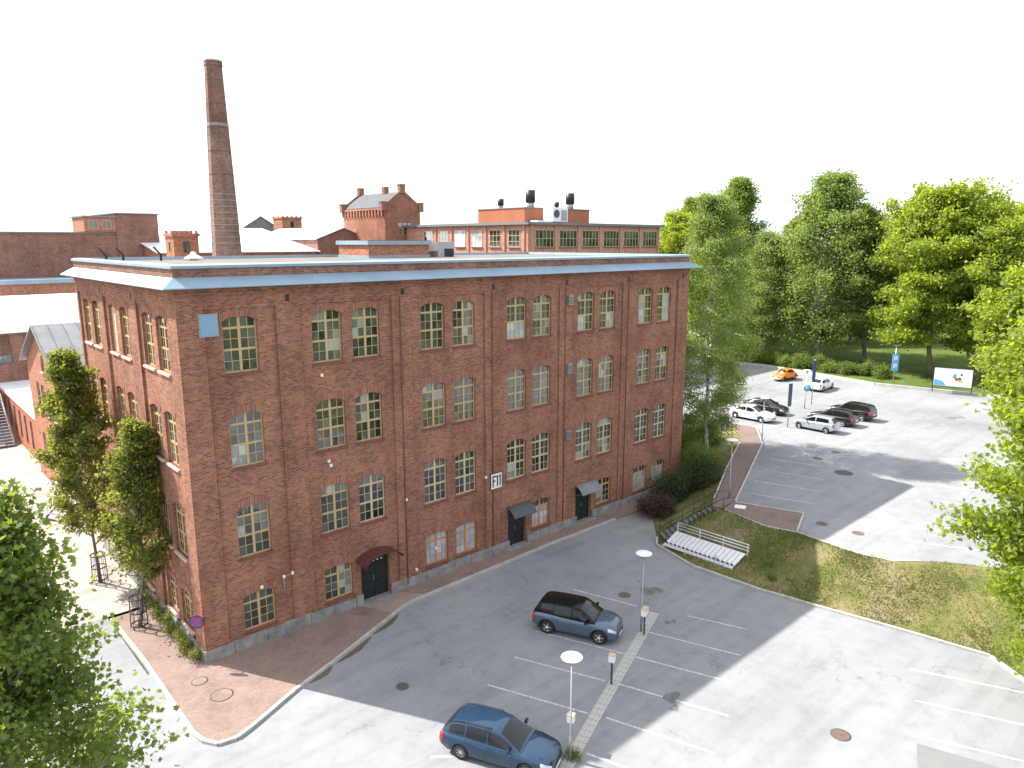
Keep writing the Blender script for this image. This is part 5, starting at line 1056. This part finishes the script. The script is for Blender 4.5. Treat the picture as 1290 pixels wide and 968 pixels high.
HAT = dict(top=[(-2.06,.70),(-2.02,.86),(-1.88,.98),(-1.2,.99),(0,.95),(.85,.93),(1.2,.92),(1.7,.80),(1.95,.68),(2.06,.5)], bot=BOT(4.12,.2), hw=HWs(4.12,1.70,.41,.30),
   roof=[(-1.98,.98),(-1.82,1.18),(-1.55,1.38),(-1.1,1.44),(-.3,1.46),(.1,1.42),(.5,1.24),(1.12,.94)], rhw=[(-1.98,.70),(-1.6,.58),(-.8,.60),(.1,.60),(1.12,.74)],
   wb=2.61, r=.30, ws=(.16,1.03), rw=(-1.95,-1.6), wins=[(-1.45,-.3,.14,.85),(-.2,.7,.12,.86)], seams=(-.25,.8), handles=(-.1,), mx=.66, hl=(.58,.84), tl=(.5,1.0), crown=.035)
SED = dict(top=[(-2.3,.70),(-2.26,.88),(-2.1,1.0),(-1.5,1.01),(-1.0,.97),(.0,.93),(.85,.92),(1.3,.90),(1.9,.80),(2.17,.68),(2.3,.5)], bot=BOT(4.6,.2), hw=HWs(4.6,1.80,.41,.31),
   roof=[(-1.85,1.0),(-1.5,1.18),(-1.1,1.35),(-.6,1.42),(-.1,1.43),(.2,1.38),(.6,1.2),(1.15,.93)], rhw=[(-1.85,.70),(-1.3,.58),(-.6,.58),(.2,.58),(1.15,.76)],
   wb=2.78, r=.33, ws=(.24,1.06), rw=(-1.78,-1.12), wins=[(-1.35,-.36,.16,.84),(-.28,.72,.12,.86)], seams=(-.9,-.32,.8), handles=(-.6,.3), mx=.68, hl=(.62,.86), tl=(.55,1.0), crown=.035)
HD = math.atan2(-.905,.425)
car('crossover_car', (15.13,-9.62,0), HD, 'grey blue crossover with black roof parked by the lamp', SUV, carpaint('grey_blue_paint', (.075,.115,.16)), roofmat=pbr('black_roof_paint', (.005,.005,.006), .22, 0, .1, 1, .2, .1), clad=True)
car('estate_car', (6.2,-13.85,0), HD, 'dark blue estate car with alloy wheels half in sunlight', WAG, carpaint('dark_blue_paint', (.010,.040,.085)), spokes=9)
car('hatchback_car', (55.9,-2.5,ZU), R(90), 'silver three-door hatchback beside two black cars', HAT, carpaint('silver_paint', (.42,.47,.50), .5))
BL = carpaint('black_gloss', (.012,.013,.015), .2); WP = carpaint('white_gloss', (.76,.77,.78), 0.)
car('black_estate_car', (59.6,-2.4,ZU), R(90), 'black estate parked directly behind the silver hatchback', WAG, BL); car('black_suv', (63.2,-2.7,ZU), R(90), 'black tall car, outermost of the dark row, red tail lights', SUV, BL, clad=True)
car('white_sedan', (55.2,3.7,ZU), R(-90), 'white saloon half hidden behind the birch boughs', SED, WP); car('black_sedan', (59.0,4.3,ZU), R(-90), 'black saloon nosed against the black estate', SED, BL)
car('white_coupe', (75.0,6.0,ZU), R(4), 'white coupe with dark rear window by the park kerb', SED, WP)
# rounded vintage beetle-shaped car
BE = dict(top=[(-2.0,.50),(-1.95,.62),(-1.6,.86),(-1.0,.98),(0,.95),(.75,.93),(1.2,.88),(1.6,.76),(1.88,.58),(2.0,.45)], bot=[(-2,.36),(-1.6,.26),(1.6,.26),(2,.34)], hw=[(-2,.30),(-1.8,.48),(-1.2,.62),(0,.68),(1,.62),(1.6,.46),(1.9,.34),(2,.22)],
   roof=[(-1.55,.86),(-1.2,1.12),(-.75,1.36),(-.3,1.47),(.1,1.46),(.4,1.36),(.62,1.15),(.78,.94)], rhw=[(-1.55,.5),(-.8,.52),(0,.54),(.4,.54),(.78,.58)], wb=2.40, r=.32, ws=(.42,.74), rw=(-1.15,-.8), wins=[(-.8,-.28,.2,.82),(-.2,.5,.16,.84)], seams=(-.24,.62), handles=(-.1,), mx=.5, hl=(.3,.4), tl=(.3,.5), crown=.07)
ORG = carpaint('orange_paint', (.75,.20,.012), 0.)
bt = car('vintage_car', (77.6,11.9,ZU), R(172), 'orange rounded vintage car parked by the hedge', BE, ORG)
for x in (-1.2, 1.2):
    for s in (1, -1):
        m2 = MB(); n_ = 9
        for i in range(n_): pass
        V = []; F = []
        for i in range(13):
            t = math.pi*i/12
            for j in range(5):
                q = j/4; V.append((x-math.cos(t)*(.56-.08*q*q), s*(.48+.3*q), .34+math.sin(t)*(.44-.1*q*q)))
        F = [(i*5+j, (i+1)*5+j, (i+1)*5+j+1, i*5+j+1) for i in range(12) for j in range(4)]; m2.add(V, F, 0, True); m2.build('fender', ORG, bt)
for s in (1, -1): m2 = MB(); m2.box(-.7,s*.6-.12,.28,.7,s*.6+.12,.34); m2.build('running_board', PLASTIC, bt); m2 = MB(); m2.lathe([(.0,0),(.09,0),(.1,-.1),(0,-.12)], (0,0,0), 14, axis='y'); h_ = m2.build('headlight', LAMPG, bt); h_.location = (1.72,s*.6,.68); h_.rotation_euler = (0,0,R(90))
for x in (2.08, -2.08): m2 = MB(); m2.box(x-.03,-.72,.36,x+.03,.72,.46); m2.build('bumper', ALU, bt)
print('objects', len(bpy.data.objects))
